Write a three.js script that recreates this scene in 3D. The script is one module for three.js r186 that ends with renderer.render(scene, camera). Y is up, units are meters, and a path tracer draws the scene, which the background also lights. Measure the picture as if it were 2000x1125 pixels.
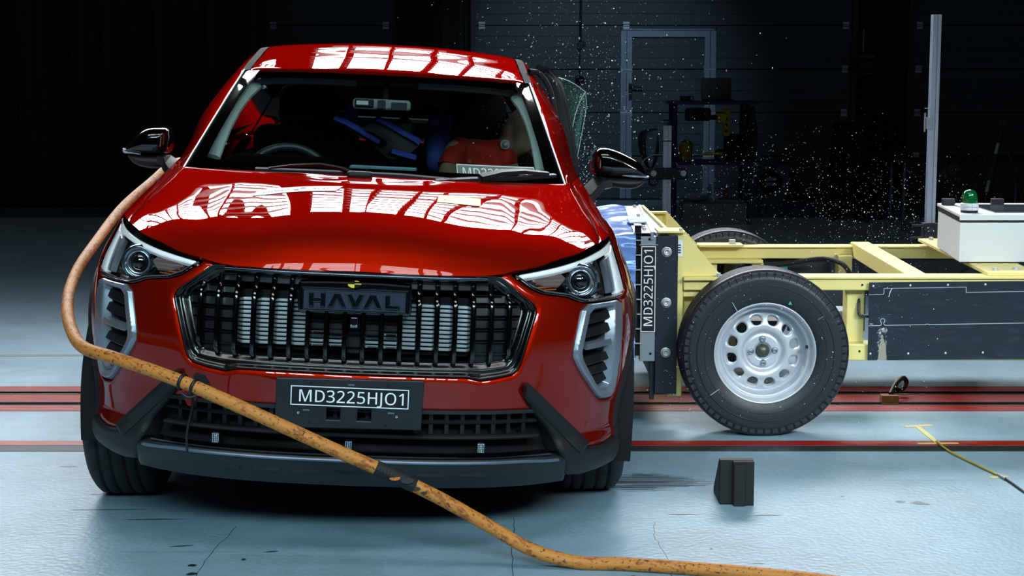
import * as THREE from 'three';
import { RoundedBoxGeometry } from 'three/addons/geometries/RoundedBoxGeometry.js';
import { mergeGeometries, mergeVertices } from 'three/addons/utils/BufferGeometryUtils.js';
import { MarchingCubes } from 'three/addons/objects/MarchingCubes.js';
import { RectAreaLightUniformsLib } from 'three/addons/lights/RectAreaLightUniformsLib.js';
import { ImprovedNoise } from 'three/addons/math/ImprovedNoise.js';

// ---------------------------------------------------------------- camera, exposure, big lights
const V3 = THREE.Vector3, V2 = THREE.Vector2;
const v = (x, y, z) => new V3(x, y, z);
const scene = new THREE.Scene();
scene.background = new THREE.Color(0x000000);
const renderer = new THREE.WebGLRenderer({ antialias: true });
renderer.toneMapping = THREE.LinearToneMapping;
renderer.toneMappingExposure = 1.0;
renderer.shadowMap.enabled = true;
const camera = new THREE.PerspectiveCamera(2 * Math.atan(562.5 / 3170) * 180 / Math.PI, 2000 / 1125, 0.1, 60);
camera.position.set(0, 1.4, 5.5);
camera.rotation.x = -Math.atan((562.5 - 157) / 3170);

RectAreaLightUniformsLib.init();
// flood banks: [name, first column x, columns, pitch, panel width, panel length, centre y, centre z, tilt of the panel's normal below the horizon, radiance]
const BANKS = {
  rear: { label: 'wide louvred flood light bank hung high behind the car', x0: -6.6, n: 22, pitch: 0.5, w: 0.4, skip: [9], len: 1.9, y: 5.8, z: -7.8, facing: 1, lean: 30.5, blades: 9, aim: 40, bladeLen: 0.52, L: 38, color: [0.93, 0.97, 1.0] },
  front: { label: 'row of louvred flood panels hung high in front of the car', x0: -3.2, n: 10, pitch: 0.75, w: 0.58, skip: [], len: 1.6, y: 5.6, z: 9.5, facing: -1, lean: 28, blades: 10, aim: 33, bladeLen: 0.6, L: 36, color: [0.60, 0.91, 1.0] },
  top: { label: 'row of louvred flood panels hung straight above the car nose', x0: -3.3, n: 10, pitch: 0.6, w: 0.48, skip: [], len: 1.6, y: 6.6, z: 3.1, facing: -1, lean: 68, blades: 4, aim: 68, bladeLen: 0.5, L: 6, color: [0.95, 0.98, 1.0] },
  side: { label: 'group of four flood panels on the right, aimed at the trolley', x0: 3.6, n: 4, pitch: 0.75, w: 0.6, skip: [], len: 1.2, y: 4.0, z: 4.6, facing: -1, yaw: 28.5, fins: 6, lean: 27, blades: 8, aim: 30, bladeLen: 0.5, L: 95, color: [0.93, 0.98, 1.0] },
};

// ---------------------------------------------------------------- helpers
function rng(seed) { let s = seed >>> 0; return () => { s = (s + 0x6d2b79f5) >>> 0; let t = Math.imul(s ^ (s >>> 15), 1 | s); t = (t + Math.imul(t ^ (t >>> 7), 61 | t)) ^ t; return ((t ^ (t >>> 14)) >>> 0) / 4294967296; }; }
const clamp = (x, a, b) => Math.max(a, Math.min(b, x)), lerp = (a, b, t) => a + (b - a) * t;
const smooth = (a, b, x) => { const t = clamp((x - a) / (b - a), 0, 1); return t * t * (3 - 2 * t); };
const rad = (d) => d * Math.PI / 180;
const counts = {};
function numbered(n) { const k = counts[n] = (counts[n] ?? -1) + 1; return k ? n + '_' + String(k).padStart(3, '0') : n; }
function tag(o, label, category, group, kind) { if (label) o.userData.label = label; if (category) o.userData.category = category; if (group) o.userData.group = group; if (kind) o.userData.kind = kind; return o; }
function thing(name, label, category, pos = [0, 0, 0], group) {
  const o = new THREE.Group(); o.name = numbered(name); o.position.set(...pos); scene.add(o); return tag(o, label, category, group);
}
const worldShift = new Map();                                      // things whose parts are written in world coordinates
function wthing(name, label, category, pos, group) { const o = thing(name, label, category, pos, group); worldShift.set(o, pos); return o; }
function part(name, geo, mat, parent, label) {
  const list = [].concat(geo).filter(Boolean);
  let g = list.length > 1 ? join(list) : list[0];
  const s = worldShift.get(parent);
  if (s) g = g.clone().translate(-s[0], -s[1], -s[2]);
  const m = new THREE.Mesh(g, mat); m.name = numbered(name); m.castShadow = m.receiveShadow = true;
  if (label) m.userData.label = label;
  if (s) worldShift.set(m, s);
  parent.add(m); return m;
}
function solo(name, geo, mat, label, category, group) {             // a thing that is one mesh, geometry in world coordinates
  let g = [].concat(geo); g = (g.length > 1 ? join(g) : g[0]).clone(); g.computeBoundingBox();
  const b = g.boundingBox, c = [(b.min.x + b.max.x) / 2, b.min.y, (b.min.z + b.max.z) / 2];
  g.translate(-c[0], -c[1], -c[2]);
  const m = new THREE.Mesh(g, mat); m.name = numbered(name); m.position.set(...c); m.castShadow = m.receiveShadow = true; scene.add(m);
  return tag(m, label, category, group);
}
function struct(name, geo, mat, parent) {
  const m = part(name, geo, mat, parent ?? scene); if (!parent) m.userData.kind = 'structure'; return m;
}
function join(list) {
  list = list.map((g) => {
    g = g.index ? g.toNonIndexed() : g.clone();
    for (const k of Object.keys(g.attributes)) if (!['position', 'normal', 'uv'].includes(k)) g.deleteAttribute(k);
    if (!g.attributes.normal) g.computeVertexNormals();
    if (!g.attributes.uv) g.setAttribute('uv', new THREE.BufferAttribute(new Float32Array(g.attributes.position.count * 2), 2));
    return g;
  });
  return mergeGeometries(list, false);
}
function box(w, h, d, x = 0, y = 0, z = 0, r = 0) {                 // r > 0: rounded edges
  const g = r ? new RoundedBoxGeometry(w, h, d, 2, Math.min(r, w / 2.01, h / 2.01, d / 2.01)) : new THREE.BoxGeometry(w, h, d);
  return g.translate(x, y, z);
}
const span = (x0, x1, y0, y1, z0, z1, r) => box(Math.abs(x1 - x0), Math.abs(y1 - y0), Math.abs(z1 - z0), (x0 + x1) / 2, (y0 + y1) / 2, (z0 + z1) / 2, r);
function cyl(r0, r1, h, x, y, z, axis = 'y', seg = 24, open = false) {
  const g = new THREE.CylinderGeometry(r1, r0, h, seg, 1, open);
  if (axis === 'x') g.rotateZ(-Math.PI / 2); if (axis === 'z') g.rotateX(Math.PI / 2);
  return g.translate(x, y, z);
}
function bar(a, b, r, seg = 8) {                                    // a round bar between two points
  const d = b.clone().sub(a), g = new THREE.CylinderGeometry(r, r, d.length(), seg);
  g.applyQuaternion(new THREE.Quaternion().setFromUnitVectors(v(0, 1, 0), d.clone().normalize()));
  return g.translate((a.x + b.x) / 2, (a.y + b.y) / 2, (a.z + b.z) / 2);
}
function tube(pts, r, seg = 60, rs = 8, closed = false) {
  return new THREE.TubeGeometry(new THREE.CatmullRomCurve3(pts.map((p) => p.isVector3 ? p : v(...p)), closed, 'centripetal'), seg, r, rs, closed);
}
function lathe(pts, axis, x, y, z, seg = 48) {                      // pts: [radius, along]
  const g = new THREE.LatheGeometry(pts.map((p) => new V2(p[0], p[1])), seg);
  if (axis === 'x') g.rotateZ(-Math.PI / 2); if (axis === 'z') g.rotateX(Math.PI / 2);
  return g.translate(x, y, z);
}
function shapeOf(pts) { const s = new THREE.Shape(); pts.forEach((p, i) => i ? s.lineTo(p[0], p[1]) : s.moveTo(p[0], p[1])); s.closePath(); return s; }
function extrude(pts, depth, bevel = 0, holes = []) {               // extruded along +z
  const s = shapeOf(pts); for (const h of holes) s.holes.push(new THREE.Path(h.map((p) => new V2(...p))));
  return new THREE.ExtrudeGeometry(s, { depth: depth - 2 * bevel, bevelEnabled: bevel > 0, bevelSize: bevel, bevelThickness: bevel, bevelOffset: -bevel, bevelSegments: 2, curveSegments: 12 }).translate(0, 0, bevel);
}
function ring(r, n = 24, x = 0, y = 0) { return Array.from({ length: n }, (_, i) => [x + r * Math.cos(i / n * 2 * Math.PI), y + r * Math.sin(i / n * 2 * Math.PI)]); }
function mirror(g) {
  g = g.clone(); const p = g.attributes.position, n = g.attributes.normal;
  for (let i = 0; i < p.count; i++) { p.setX(i, -p.getX(i)); if (n) n.setX(i, -n.getX(i)); }
  if (g.index) { const a = g.index.array; for (let i = 0; i < a.length; i += 3) { const t = a[i]; a[i] = a[i + 1]; a[i + 1] = t; } }
  else for (const k of Object.keys(g.attributes)) { const t = g.attributes[k], s = t.itemSize, a = t.array; for (let i = 0; i < p.count; i += 3) for (let c = 0; c < s; c++) { const q = a[i * s + c]; a[i * s + c] = a[(i + 1) * s + c]; a[(i + 1) * s + c] = q; } }
  return g;
}
function pchip(tab) {                                               // monotone cubic through [x, y] pairs
  const n = tab.length, x = tab.map((p) => p[0]), y = tab.map((p) => p[1]), h = [], d = [], m = [];
  for (let i = 0; i < n - 1; i++) { h[i] = x[i + 1] - x[i]; d[i] = (y[i + 1] - y[i]) / h[i]; }
  m[0] = d[0]; m[n - 1] = d[n - 2];
  for (let i = 1; i < n - 1; i++) { if (d[i - 1] * d[i] <= 0) m[i] = 0; else { const a = 2 * h[i] + h[i - 1], b = h[i] + 2 * h[i - 1]; m[i] = (a + b) / (a / d[i - 1] + b / d[i]); } }
  return (q) => {
    if (q <= x[0]) return y[0] + m[0] * (q - x[0]); if (q >= x[n - 1]) return y[n - 1] + m[n - 1] * (q - x[n - 1]);
    let i = 0; while (q > x[i + 1]) i++;
    const t = (q - x[i]) / h[i], t2 = t * t, t3 = t2 * t;
    return y[i] * (2 * t3 - 3 * t2 + 1) + h[i] * m[i] * (t3 - 2 * t2 + t) + y[i + 1] * (-2 * t3 + 3 * t2) + h[i] * m[i + 1] * (t3 - t2);
  };
}
function curve(pts) { const c = new THREE.CatmullRomCurve3(pts.map((p) => v(...p)), false, 'centripetal'); return (t) => c.getPoint(clamp(t, 0, 1)); }
function sdPoly(poly) {                                             // signed distance, positive inside
  return (x, y) => {
    let d = 1e9, inside = false;
    for (let i = 0, j = poly.length - 1; i < poly.length; j = i++) {
      const [ax, ay] = poly[j], [bx, by] = poly[i], ex = bx - ax, ey = by - ay, wx = x - ax, wy = y - ay, t = clamp((wx * ex + wy * ey) / (ex * ex + ey * ey), 0, 1);
      d = Math.min(d, (wx - ex * t) ** 2 + (wy - ey * t) ** 2);
      if ((ay > y) !== (by > y) && x < (bx - ax) * (y - ay) / (by - ay) + ax) inside = !inside;
    }
    return (inside ? 1 : -1) * Math.sqrt(d);
  };
}
function chaikin(poly, n = 1, q = 0.25) { for (let k = 0; k < n; k++) { const o = []; poly.forEach((p, i) => { const b = poly[(i + 1) % poly.length]; o.push([lerp(p[0], b[0], q), lerp(p[1], b[1], q)], [lerp(p[0], b[0], 1 - q), lerp(p[1], b[1], 1 - q)]); }); poly = o; } return poly; }
// Cuts the region f > 0 out of a surface. off(d, p): lift along the normal, d the distance from the region's edge; thick: depth of the turned-in edge.
function cut(surf, us, vs, f, { off, thick = 0.012, flip = false, uv } = {}) {
  const nu = us.length, nv = vs.length, P = [], F = [];
  for (let j = 0; j < nv; j++) for (let i = 0; i < nu; i++) { const p = surf(us[i], vs[j]); p.uu = us[i]; p.vv = vs[j]; P.push(p); F.push(f(p, us[i], vs[j])); }
  const pos = [], fv = [], uvs = [], map = new Map(), idx = [];
  const vert = (key, p, d, a, b) => { let k = map.get(key); if (k === undefined) { k = pos.length; map.set(key, k); pos.push(p); fv.push(d); uvs.push([a, b]); } return k; };
  const atV = (a) => vert(a, P[a], F[a], P[a].uu, P[a].vv);
  const atE = (a, b) => { if (a > b) [a, b] = [b, a]; const t = F[a] / (F[a] - F[b]); return vert('e' + a + '_' + b, P[a].clone().lerp(P[b], t), 0, lerp(P[a].uu, P[b].uu, t), lerp(P[a].vv, P[b].vv, t)); };
  const tri = (a, b, c) => {
    const q = [a, b, c], o = [];
    for (let i = 0; i < 3; i++) { const s = q[i], e = q[(i + 1) % 3]; if (F[s] > 0) o.push(atV(s)); if ((F[s] > 0) !== (F[e] > 0)) o.push(atE(s, e)); }
    for (let i = 2; i < o.length; i++) if (o[0] !== o[i - 1] && o[i] !== o[i - 1] && o[0] !== o[i]) flip ? idx.push(o[0], o[i], o[i - 1]) : idx.push(o[0], o[i - 1], o[i]);
  };
  for (let j = 0; j + 1 < nv; j++) for (let i = 0; i + 1 < nu; i++) { const a = j * nu + i, b = a + 1, c = a + nu, d = c + 1; tri(a, b, d); tri(a, d, c); }
  if (!idx.length) return null;
  const arr = new Float32Array(pos.length * 3); pos.forEach((p, i) => p.toArray(arr, i * 3));
  const g = new THREE.BufferGeometry(); g.setAttribute('position', new THREE.BufferAttribute(arr, 3)); g.setIndex(idx); g.computeVertexNormals();
  const n0 = g.attributes.normal.array.slice();
  if (off) { for (let i = 0; i < pos.length; i++) { const h = off(fv[i], pos[i]); for (let c = 0; c < 3; c++) arr[i * 3 + c] += n0[i * 3 + c] * h; } g.computeVertexNormals(); }
  const N = g.attributes.normal.array, edges = new Map();
  for (let i = 0; i < idx.length; i += 3) for (let k = 0; k < 3; k++) { const a = idx[i + k], b = idx[i + (k + 1) % 3], key = Math.min(a, b) + '_' + Math.max(a, b); edges.has(key) ? edges.set(key, null) : edges.set(key, [a, b]); }
  const pp = Array.from(arr), nn = Array.from(N), uu = []; uvs.forEach(([a, b], i) => { const r = uv ? uv(a, b, pos[i]) : [a, b]; uu.push(r[0], r[1]); });
  const index = idx.slice();
  if (thick > 0) for (const e of edges.values()) if (e) {
    const [a, b] = e, A = v(arr[a * 3], arr[a * 3 + 1], arr[a * 3 + 2]), B = v(arr[b * 3], arr[b * 3 + 1], arr[b * 3 + 2]);
    const nA = v(n0[a * 3], n0[a * 3 + 1], n0[a * 3 + 2]), nB = v(n0[b * 3], n0[b * 3 + 1], n0[b * 3 + 2]);
    const A2 = A.clone().addScaledVector(nA, -thick), B2 = B.clone().addScaledVector(nB, -thick);
    const fn = B.clone().sub(A).cross(nA).normalize(), base = pp.length / 3;
    for (const [q, src] of [[A, a], [B, b], [B2, b], [A2, a]]) { pp.push(q.x, q.y, q.z); nn.push(fn.x, fn.y, fn.z); uu.push(uu[src * 2], uu[src * 2 + 1]); }
    index.push(base, base + 2, base + 1, base, base + 3, base + 2);
  }
  const out = new THREE.BufferGeometry();
  out.setAttribute('position', new THREE.Float32BufferAttribute(pp, 3)); out.setAttribute('normal', new THREE.Float32BufferAttribute(nn, 3)); out.setAttribute('uv', new THREE.Float32BufferAttribute(uu, 2)); out.setIndex(index);
  return out;
}
const steps = (a, b, n) => Array.from({ length: n + 1 }, (_, i) => lerp(a, b, i / n));
// Sweeps a closed profile ([side, up] pairs) along points; ups: one up vector per point.
function sweep(pts, ups, prof, closed = false, scale) {
  const n = pts.length, m = prof.length, pos = [], idx = [];
  for (let i = 0; i < n; i++) {
    const a = pts[closed ? (i - 1 + n) % n : Math.max(0, i - 1)], b = pts[closed ? (i + 1) % n : Math.min(n - 1, i + 1)], t = b.clone().sub(a).normalize();
    const up = ups[i].clone().addScaledVector(t, -ups[i].dot(t)).normalize(), side = t.clone().cross(up), k = scale ? scale(i / (n - 1)) : 1;
    for (const [s, u] of prof) { const p = pts[i].clone().addScaledVector(side, s * k).addScaledVector(up, u * k); pos.push(p.x, p.y, p.z); }
  }
  for (let i = 0; i < (closed ? n : n - 1); i++) for (let j = 0; j < m; j++) { const a = i * m + j, b = i * m + (j + 1) % m, c = ((i + 1) % n) * m + j, d = ((i + 1) % n) * m + (j + 1) % m; idx.push(a, b, d, a, d, c); }
  if (!closed) for (let j = 1; j + 1 < m; j++) { idx.push(0, j + 1, j); const e = (n - 1) * m; idx.push(e, e + j, e + j + 1); }
  const g = new THREE.BufferGeometry(); g.setAttribute('position', new THREE.Float32BufferAttribute(pos, 3)); g.setIndex(idx);
  const h = g.toNonIndexed(); h.computeVertexNormals(); return soften(h, 40);
}
function soften(g, deg) {                                           // smooth normals below the angle
  const p = g.attributes.position, n = g.attributes.normal, map = new Map(), c = Math.cos(rad(deg)), out = new Float32Array(n.array.length);
  for (let i = 0; i < p.count; i++) { const k = [p.getX(i), p.getY(i), p.getZ(i)].map((q) => Math.round(q * 2e4)).join(); (map.get(k) ?? map.set(k, []).get(k)).push(i); }
  const a = v(), b = v(), s = v();
  for (const list of map.values()) for (const i of list) { a.fromBufferAttribute(n, i); s.set(0, 0, 0); for (const j of list) { b.fromBufferAttribute(n, j); if (a.dot(b) > c) s.add(b); } s.normalize().toArray(out, i * 3); }
  g.setAttribute('normal', new THREE.BufferAttribute(out, 3)); return g;
}
function patch(fn, nu, nv, flip) {                                  // fn(u, v) on 0..1
  const g = new THREE.BufferGeometry(), p = [], uv = [], idx = [];
  for (let j = 0; j <= nv; j++) for (let i = 0; i <= nu; i++) { const q = fn(i / nu, j / nv); p.push(q.x, q.y, q.z); uv.push(i / nu, j / nv); }
  for (let j = 0; j < nv; j++) for (let i = 0; i < nu; i++) { const a = j * (nu + 1) + i, b = a + 1, c = a + nu + 1, d = c + 1; flip ? idx.push(a, d, b, a, c, d) : idx.push(a, b, d, a, d, c); }
  g.setAttribute('position', new THREE.Float32BufferAttribute(p, 3)); g.setAttribute('uv', new THREE.Float32BufferAttribute(uv, 2)); g.setIndex(idx); g.computeVertexNormals(); return g;
}
function metaball(segs, cell, pad = 0.03, k = 0.03) {               // one continuous body from tapered capsules [ax,ay,az,ra, bx,by,bz,rb]
  const lo = v(1e9, 1e9, 1e9), hi = v(-1e9, -1e9, -1e9);
  for (const s of segs) for (const [o, r] of [[0, 3], [4, 7]]) for (const [i, ax] of [[0, 'x'], [1, 'y'], [2, 'z']]) { lo[ax] = Math.min(lo[ax], s[o + i] - s[r] - pad); hi[ax] = Math.max(hi[ax], s[o + i] + s[r] + pad); }
  const size = Math.max(hi.x - lo.x, hi.y - lo.y, hi.z - lo.z), n = Math.ceil(size / cell) + 2, mc = new MarchingCubes(n, new THREE.MeshStandardMaterial(), false, false, 200000);
  mc.isolation = 0; const c = lo.clone().add(hi).multiplyScalar(0.5);
  for (let z = 0; z < n; z++) for (let y = 0; y < n; y++) for (let x = 0; x < n; x++) {
    const px = c.x + ((x - n / 2) / (n / 2)) * size / 2, py = c.y + ((y - n / 2) / (n / 2)) * size / 2, pz = c.z + ((z - n / 2) / (n / 2)) * size / 2;
    let d = 1e3;
    for (const s of segs) {
      const ex = s[4] - s[0], ey = s[5] - s[1], ez = s[6] - s[2], t = clamp(((px - s[0]) * ex + (py - s[1]) * ey + (pz - s[2]) * ez) / (ex * ex + ey * ey + ez * ez + 1e-9), 0, 1);
      const q = Math.hypot(px - s[0] - ex * t, py - s[1] - ey * t, pz - s[2] - ez * t) - lerp(s[3], s[7], t), h = clamp(0.5 + 0.5 * (d - q) / k, 0, 1);
      d = lerp(d, q, h) - k * h * (1 - h);
    }
    mc.field[x + y * n + z * n * n] = -d;
  }
  mc.update();
  const m = mc.count, g = new THREE.BufferGeometry();
  g.setAttribute('position', new THREE.BufferAttribute(mc.positionArray.slice(0, m * 3), 3)); g.setAttribute('normal', new THREE.BufferAttribute(mc.normalArray.slice(0, m * 3), 3));
  g.scale(size / 2, size / 2, size / 2).translate(c.x, c.y, c.z); return g;
}
// textures
const noise = new ImprovedNoise();
const fbm = (x, y, z = 0, o = 4) => { let s = 0, a = 0.5, f = 1; for (let i = 0; i < o; i++) { s += a * noise.noise(x * f, y * f, z + i * 7.3); a *= 0.5; f *= 2.03; } return s; };
function dataTex(n, m, fn, srgb, wrap = true) {
  const d = new Uint8Array(n * m * 4);
  for (let y = 0; y < m; y++) for (let x = 0; x < n; x++) { const c = fn(x / n, y / m), i = (y * n + x) * 4; for (let k = 0; k < 3; k++) d[i + k] = clamp(Math.round((Array.isArray(c) ? c[k] : c) * 255), 0, 255); d[i + 3] = 255; }
  const t = new THREE.DataTexture(d, n, m); t.magFilter = THREE.LinearFilter; t.minFilter = THREE.LinearMipmapLinearFilter; t.generateMipmaps = true;
  if (wrap) t.wrapS = t.wrapT = THREE.RepeatWrapping; if (srgb) t.colorSpace = THREE.SRGBColorSpace; t.needsUpdate = true; return t;
}
function canvasTex(w, h, draw) { const c = document.createElement('canvas'); c.width = w; c.height = h; const x = c.getContext('2d'); draw(x, w, h); const t = new THREE.CanvasTexture(c); t.colorSpace = THREE.SRGBColorSpace; return t; }
const std = (color, roughness = 0.6, metalness = 0, more = {}) => new THREE.MeshStandardMaterial({ color, roughness, metalness, ...more });
const phy = (o) => new THREE.MeshPhysicalMaterial(o);

// ---------------------------------------------------------------- materials
const grainTex = dataTex(256, 256, (x, y) => { const r = fbm(x * 24, y * 24, 3, 3); return 0.5 + 0.5 * r; });
const flakeTex = (() => { const r = rng(5); return dataTex(256, 256, () => 0.5 + (r() - 0.5) * 0.5); })();
flakeTex.repeat.set(9, 9);
const M = {
  paint: phy({ color: new THREE.Color().setRGB(0.40, 0.010, 0.001), metalness: 0.85, roughness: 0.5, specularIntensity: 0, specularColor: new THREE.Color().setRGB(0.12, 0.002, 0.001), clearcoat: 1, clearcoatRoughness: 0.012 }),
  pianoBlack: phy({ color: 0x050506, roughness: 0.12, clearcoat: 1, clearcoatRoughness: 0.03 }),
  plastic: std(0x0d0e10, 0.55, 0, { bumpMap: grainTex, bumpScale: 0.0006 }),
  cladding: std(0x141517, 0.6, 0, { bumpMap: grainTex, bumpScale: 0.0008 }),
  cellPlastic: std(0x0e1014, 0.42, 0), frame: phy({ color: 0x050506, roughness: 0.2, clearcoat: 0.3, clearcoatRoughness: 0.2 }),
  voidBlack: std(0x030303, 0.9),
  silver: std(0x9aa4b0, 0.34, 0.75),
  chrome: std(0xe6ebf0, 0.14, 0.9),
  darkChrome: std(0x5a6068, 0.18, 1),
  alu: std(0xaab2bb, 0.38, 0.85),
  radiator: std(0xc3c9ce, 0.5, 0.15),
  glass: phy({ color: 0xffffff, roughness: 0.02, transmission: 1, thickness: 0, ior: 1.5 }),
  screen: phy({ color: 0xe3efec, roughness: 0.02, transmission: 1, thickness: 0, ior: 1.45, specularIntensity: 0.6 }),
  tint: phy({ color: 0x2c3436, roughness: 0.03, transmission: 1, thickness: 0, ior: 1.5 }),
  frit: phy({ color: 0x030304, roughness: 0.7, specularIntensity: 0 }),
  led: phy({ color: 0xf4f8fb, roughness: 0.3, clearcoat: 0.6, emissive: 0xdcebf5, emissiveIntensity: 0.28 }),
  lampBowl: std(0x7f8b96, 0.22, 0.95),
  lensDark: phy({ color: 0x0a0d12, roughness: 0.03, clearcoat: 1, ior: 1.6 }),
  amberLens: phy({ color: 0xa8938d, roughness: 0.12, transmission: 0.6, thickness: 0 }),
  amber: std(0xb4602a, 0.4),
  rubber: std(0x121316, 0.72, 0, { bumpMap: grainTex, bumpScale: 0.0005 }),
  interior: std(0x07080a, 0.9), dash: phy({ color: 0x050506, roughness: 0.95, specularIntensity: 0.1 }),
  trimGrey: std(0xdcebe9, 0.85),
  
  steel: std(0xd0d6db, 0.38, 0.5),
  black: std(0x101216, 0.5),
};

// ---------------------------------------------------------------- the hall
{
  // epoxy floor: fine orange peel in the relief, mottled pigment and scuffs in the colour
  const col = dataTex(1024, 1024, (x, y) => {
    const a = fbm(x * 5, y * 5, 1, 5), b = fbm(x * 40, y * 40, 9, 3), s = Math.max(0, fbm(x * 3, y * 90, 4, 3) - 0.28) * 0.5;
    const k = 1 + a * 0.16 + b * 0.08 - s; return [0.55 * k, 0.66 * k, 0.725 * k];
  }, true);
  const peel = dataTex(512, 512, (x, y) => 0.5 + 0.5 * fbm(x * 60, y * 60, 2, 3));
  const rough = dataTex(512, 512, (x, y) => { const a = 0.36 + 0.10 * fbm(x * 6, y * 6, 5, 4) + 0.06 * fbm(x * 50, y * 50, 8, 2); return [a, a, a]; });
  M.floor = phy({ map: col, roughnessMap: rough, roughness: 1, bumpMap: peel, bumpScale: 0.0018, specularIntensity: 1 });
  for (const t of [col, rough]) t.repeat.set(0.28, 0.28); peel.repeat.set(0.9, 0.9);
  const metric = (g) => { const p = g.attributes.position, u = g.attributes.uv; for (let i = 0; i < p.count; i++) u.setXY(i, p.getX(i) + 0.37, p.getZ(i) + 0.11); return g; };
  const floor = struct('floor', metric(join([span(-9, 9, -0.3, 0, -1.30, 12), span(-9, 9, -0.3, 0, -13.9, -1.87), span(-9, 9, -0.3, -0.06, -1.87, -1.30),
    span(-9, 9, -0.06, -0.002, -1.87, -1.728), span(-9, 9, -0.06, -0.002, -1.679, -1.48), span(-9, 9, -0.06, -0.002, -1.435, -1.30)])), M.floor);
  // painted stripes and the steel cable channel
  const worn = dataTex(512, 64, (x, y) => { const k = 1 + 0.5 * fbm(x * 30, y * 6, 3, 4), chip = fbm(x * 60, y * 9, 11, 3) > 0.33; return chip ? [0.55, 0.5, 0.5] : [0.60 * k, 0.10 * k, 0.07 * k]; }, true);
  worn.repeat.set(0.25, 1);
  M.stripe = phy({ map: worn, roughness: 0.34, bumpMap: peel, bumpScale: 0.0006 });
  const stripe = (z0, z1, mat, h = 0.0015, name = 'painted_stripe') => { const g = span(-9, 9, -0.002, h, z0, z1); const p = g.attributes.position, u = g.attributes.uv; for (let i = 0; i < p.count; i++) u.setXY(i, p.getX(i), (p.getZ(i) - z0) / (z1 - z0)); part(name, g, mat, floor); };
  stripe(-1.864, -1.728, M.stripe); stripe(-1.679, -1.48, M.stripe); stripe(-1.435, -1.303, M.stripe); stripe(-0.725, -0.645, M.stripe);
  stripe(-0.635, -0.545, std(0x3b4045, 0.35, 0.6), 0.002, 'steel_channel_cover');
  stripe(-2.74, -2.69, std(0x6a7076, 0.5), 0.001, 'joint_strip');
  for (const [z0, z1] of [[-1.735, -1.722], [-1.685, -1.672], [-1.487, -1.474], [-1.441, -1.428]]) part('rail_edge', span(-9, 9, -0.03, 0.004, z0, z1, 0.002), std(0x24262a, 0.35, 0.7), floor);
  // stains and scuffs with outlines of their own
  const r = rng(21);
  const blot = (x, z, w, d, mat, turn = 0, y = 0.0008, name = 'floor_stain') => {
    const pts = Array.from({ length: 22 }, (_, i) => { const a = i / 22 * 6.283, k = 0.75 + 0.5 * r(); return [Math.cos(a) * w * k, Math.sin(a) * d * k]; });
    part(name, new THREE.ShapeGeometry(shapeOf(chaikin(pts, 1))).rotateX(-Math.PI / 2).rotateY(turn).translate(x, y, z), mat, floor);
  };
  const oil = std(0x2b2b24, 0.3), scuff = std(0x5a6266, 0.5), rubberMark = std(0x3c4347, 0.5);
  blot(0.345, 1.03, 0.014, 0.012, oil); blot(0.60, 0.75, 0.004, 0.006, oil); blot(0.59, 1.06, 0.004, 0.006, oil); blot(1.36, 0.22, 0.03, 0.02, scuff, -0.3); blot(1.3, 0.2, 0.018, 0.012, scuff);
  blot(-0.93, 0.92, 0.012, 0.012, oil); blot(-0.915, 1.0, 0.014, 0.014, oil); blot(-0.79, 0.86, 0.007, 0.01, rubberMark); blot(1.12, 0.13, 0.006, 0.004, oil); blot(-1.32, 0.3, 0.12, 0.004, rubberMark, 0.02); blot(-1.15, 0.42, 0.1, 0.005, rubberMark, 0.03); blot(-1.0, 0.72, 0.035, 0.006, rubberMark, 0.25); blot(-0.72, 0.78, 0.02, 0.005, rubberMark, 0.3); blot(0.72, 0.9, 0.02, 0.004, rubberMark, -0.3);
  blot(0.56, 0.36, 0.05, 0.004, oil, 0.02); blot(0.83, 0.37, 0.05, 0.004, oil, 0.02); blot(-1.62, -0.3, 0.03, 0.008, scuff); blot(-1.42, 0.1, 0.02, 0.008, scuff); blot(-1.75, 0.5, 0.06, 0.004, rubberMark, 0.2); blot(-1.55, 1.0, 0.05, 0.004, rubberMark, 0.4);
  // the tyre drag mark beside the car: a brush of dark streaks
  for (let i = 0; i < 60; i++) { const z = -0.20 + (i / 59) * 0.26 + (r() - 0.5) * 0.01, w = 0.2 * Math.sin(Math.PI * clamp(i / 59, 0.04, 0.96)) * (0.5 + 0.7 * r()); part('tyre_mark', new THREE.PlaneGeometry(w * 2, 0.0022 + 0.0018 * r()).rotateX(-Math.PI / 2).translate(0.47 + (r() - 0.5) * 0.12, 0.0006, z), rubberMark, floor); }
  // hairline cracks
  const crack = (pts) => { const q = [], c = pts.length; for (let i = 0; i < c - 1; i++) for (let k = 0; k < 8; k++) { const t = k / 8; q.push([lerp(pts[i][0], pts[i + 1][0], t) + (r() - 0.5) * 0.008, lerp(pts[i][1], pts[i + 1][1], t)]); } part('hairline_crack', q.slice(1).map((b, i) => { const a = q[i], w = 0.0011; const g = new THREE.BufferGeometry(); g.setAttribute('position', new THREE.Float32BufferAttribute([a[0] - w, 0.0005, a[1], a[0] + w, 0.0005, a[1], b[0] + w, 0.0005, b[1], b[0] - w, 0.0005, b[1]], 3)); g.setIndex([0, 2, 1, 0, 3, 2]); g.computeVertexNormals(); return g; }), rubberMark, floor); };
  crack([[0.455, 0.45], [0.44, 0.62], [0.46, 0.85], [0.45, 1.1]]); crack([[0.007, 0.4], [0.001, 0.75], [0, 1.15]]); crack([[-0.87, 0.5], [-0.9, 0.8], [-0.9, 1.1]]);

  // shell of the hall
  const wall = std(0x17191b, 0.9), dark = std(0x0c0d0f, 0.95);
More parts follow.
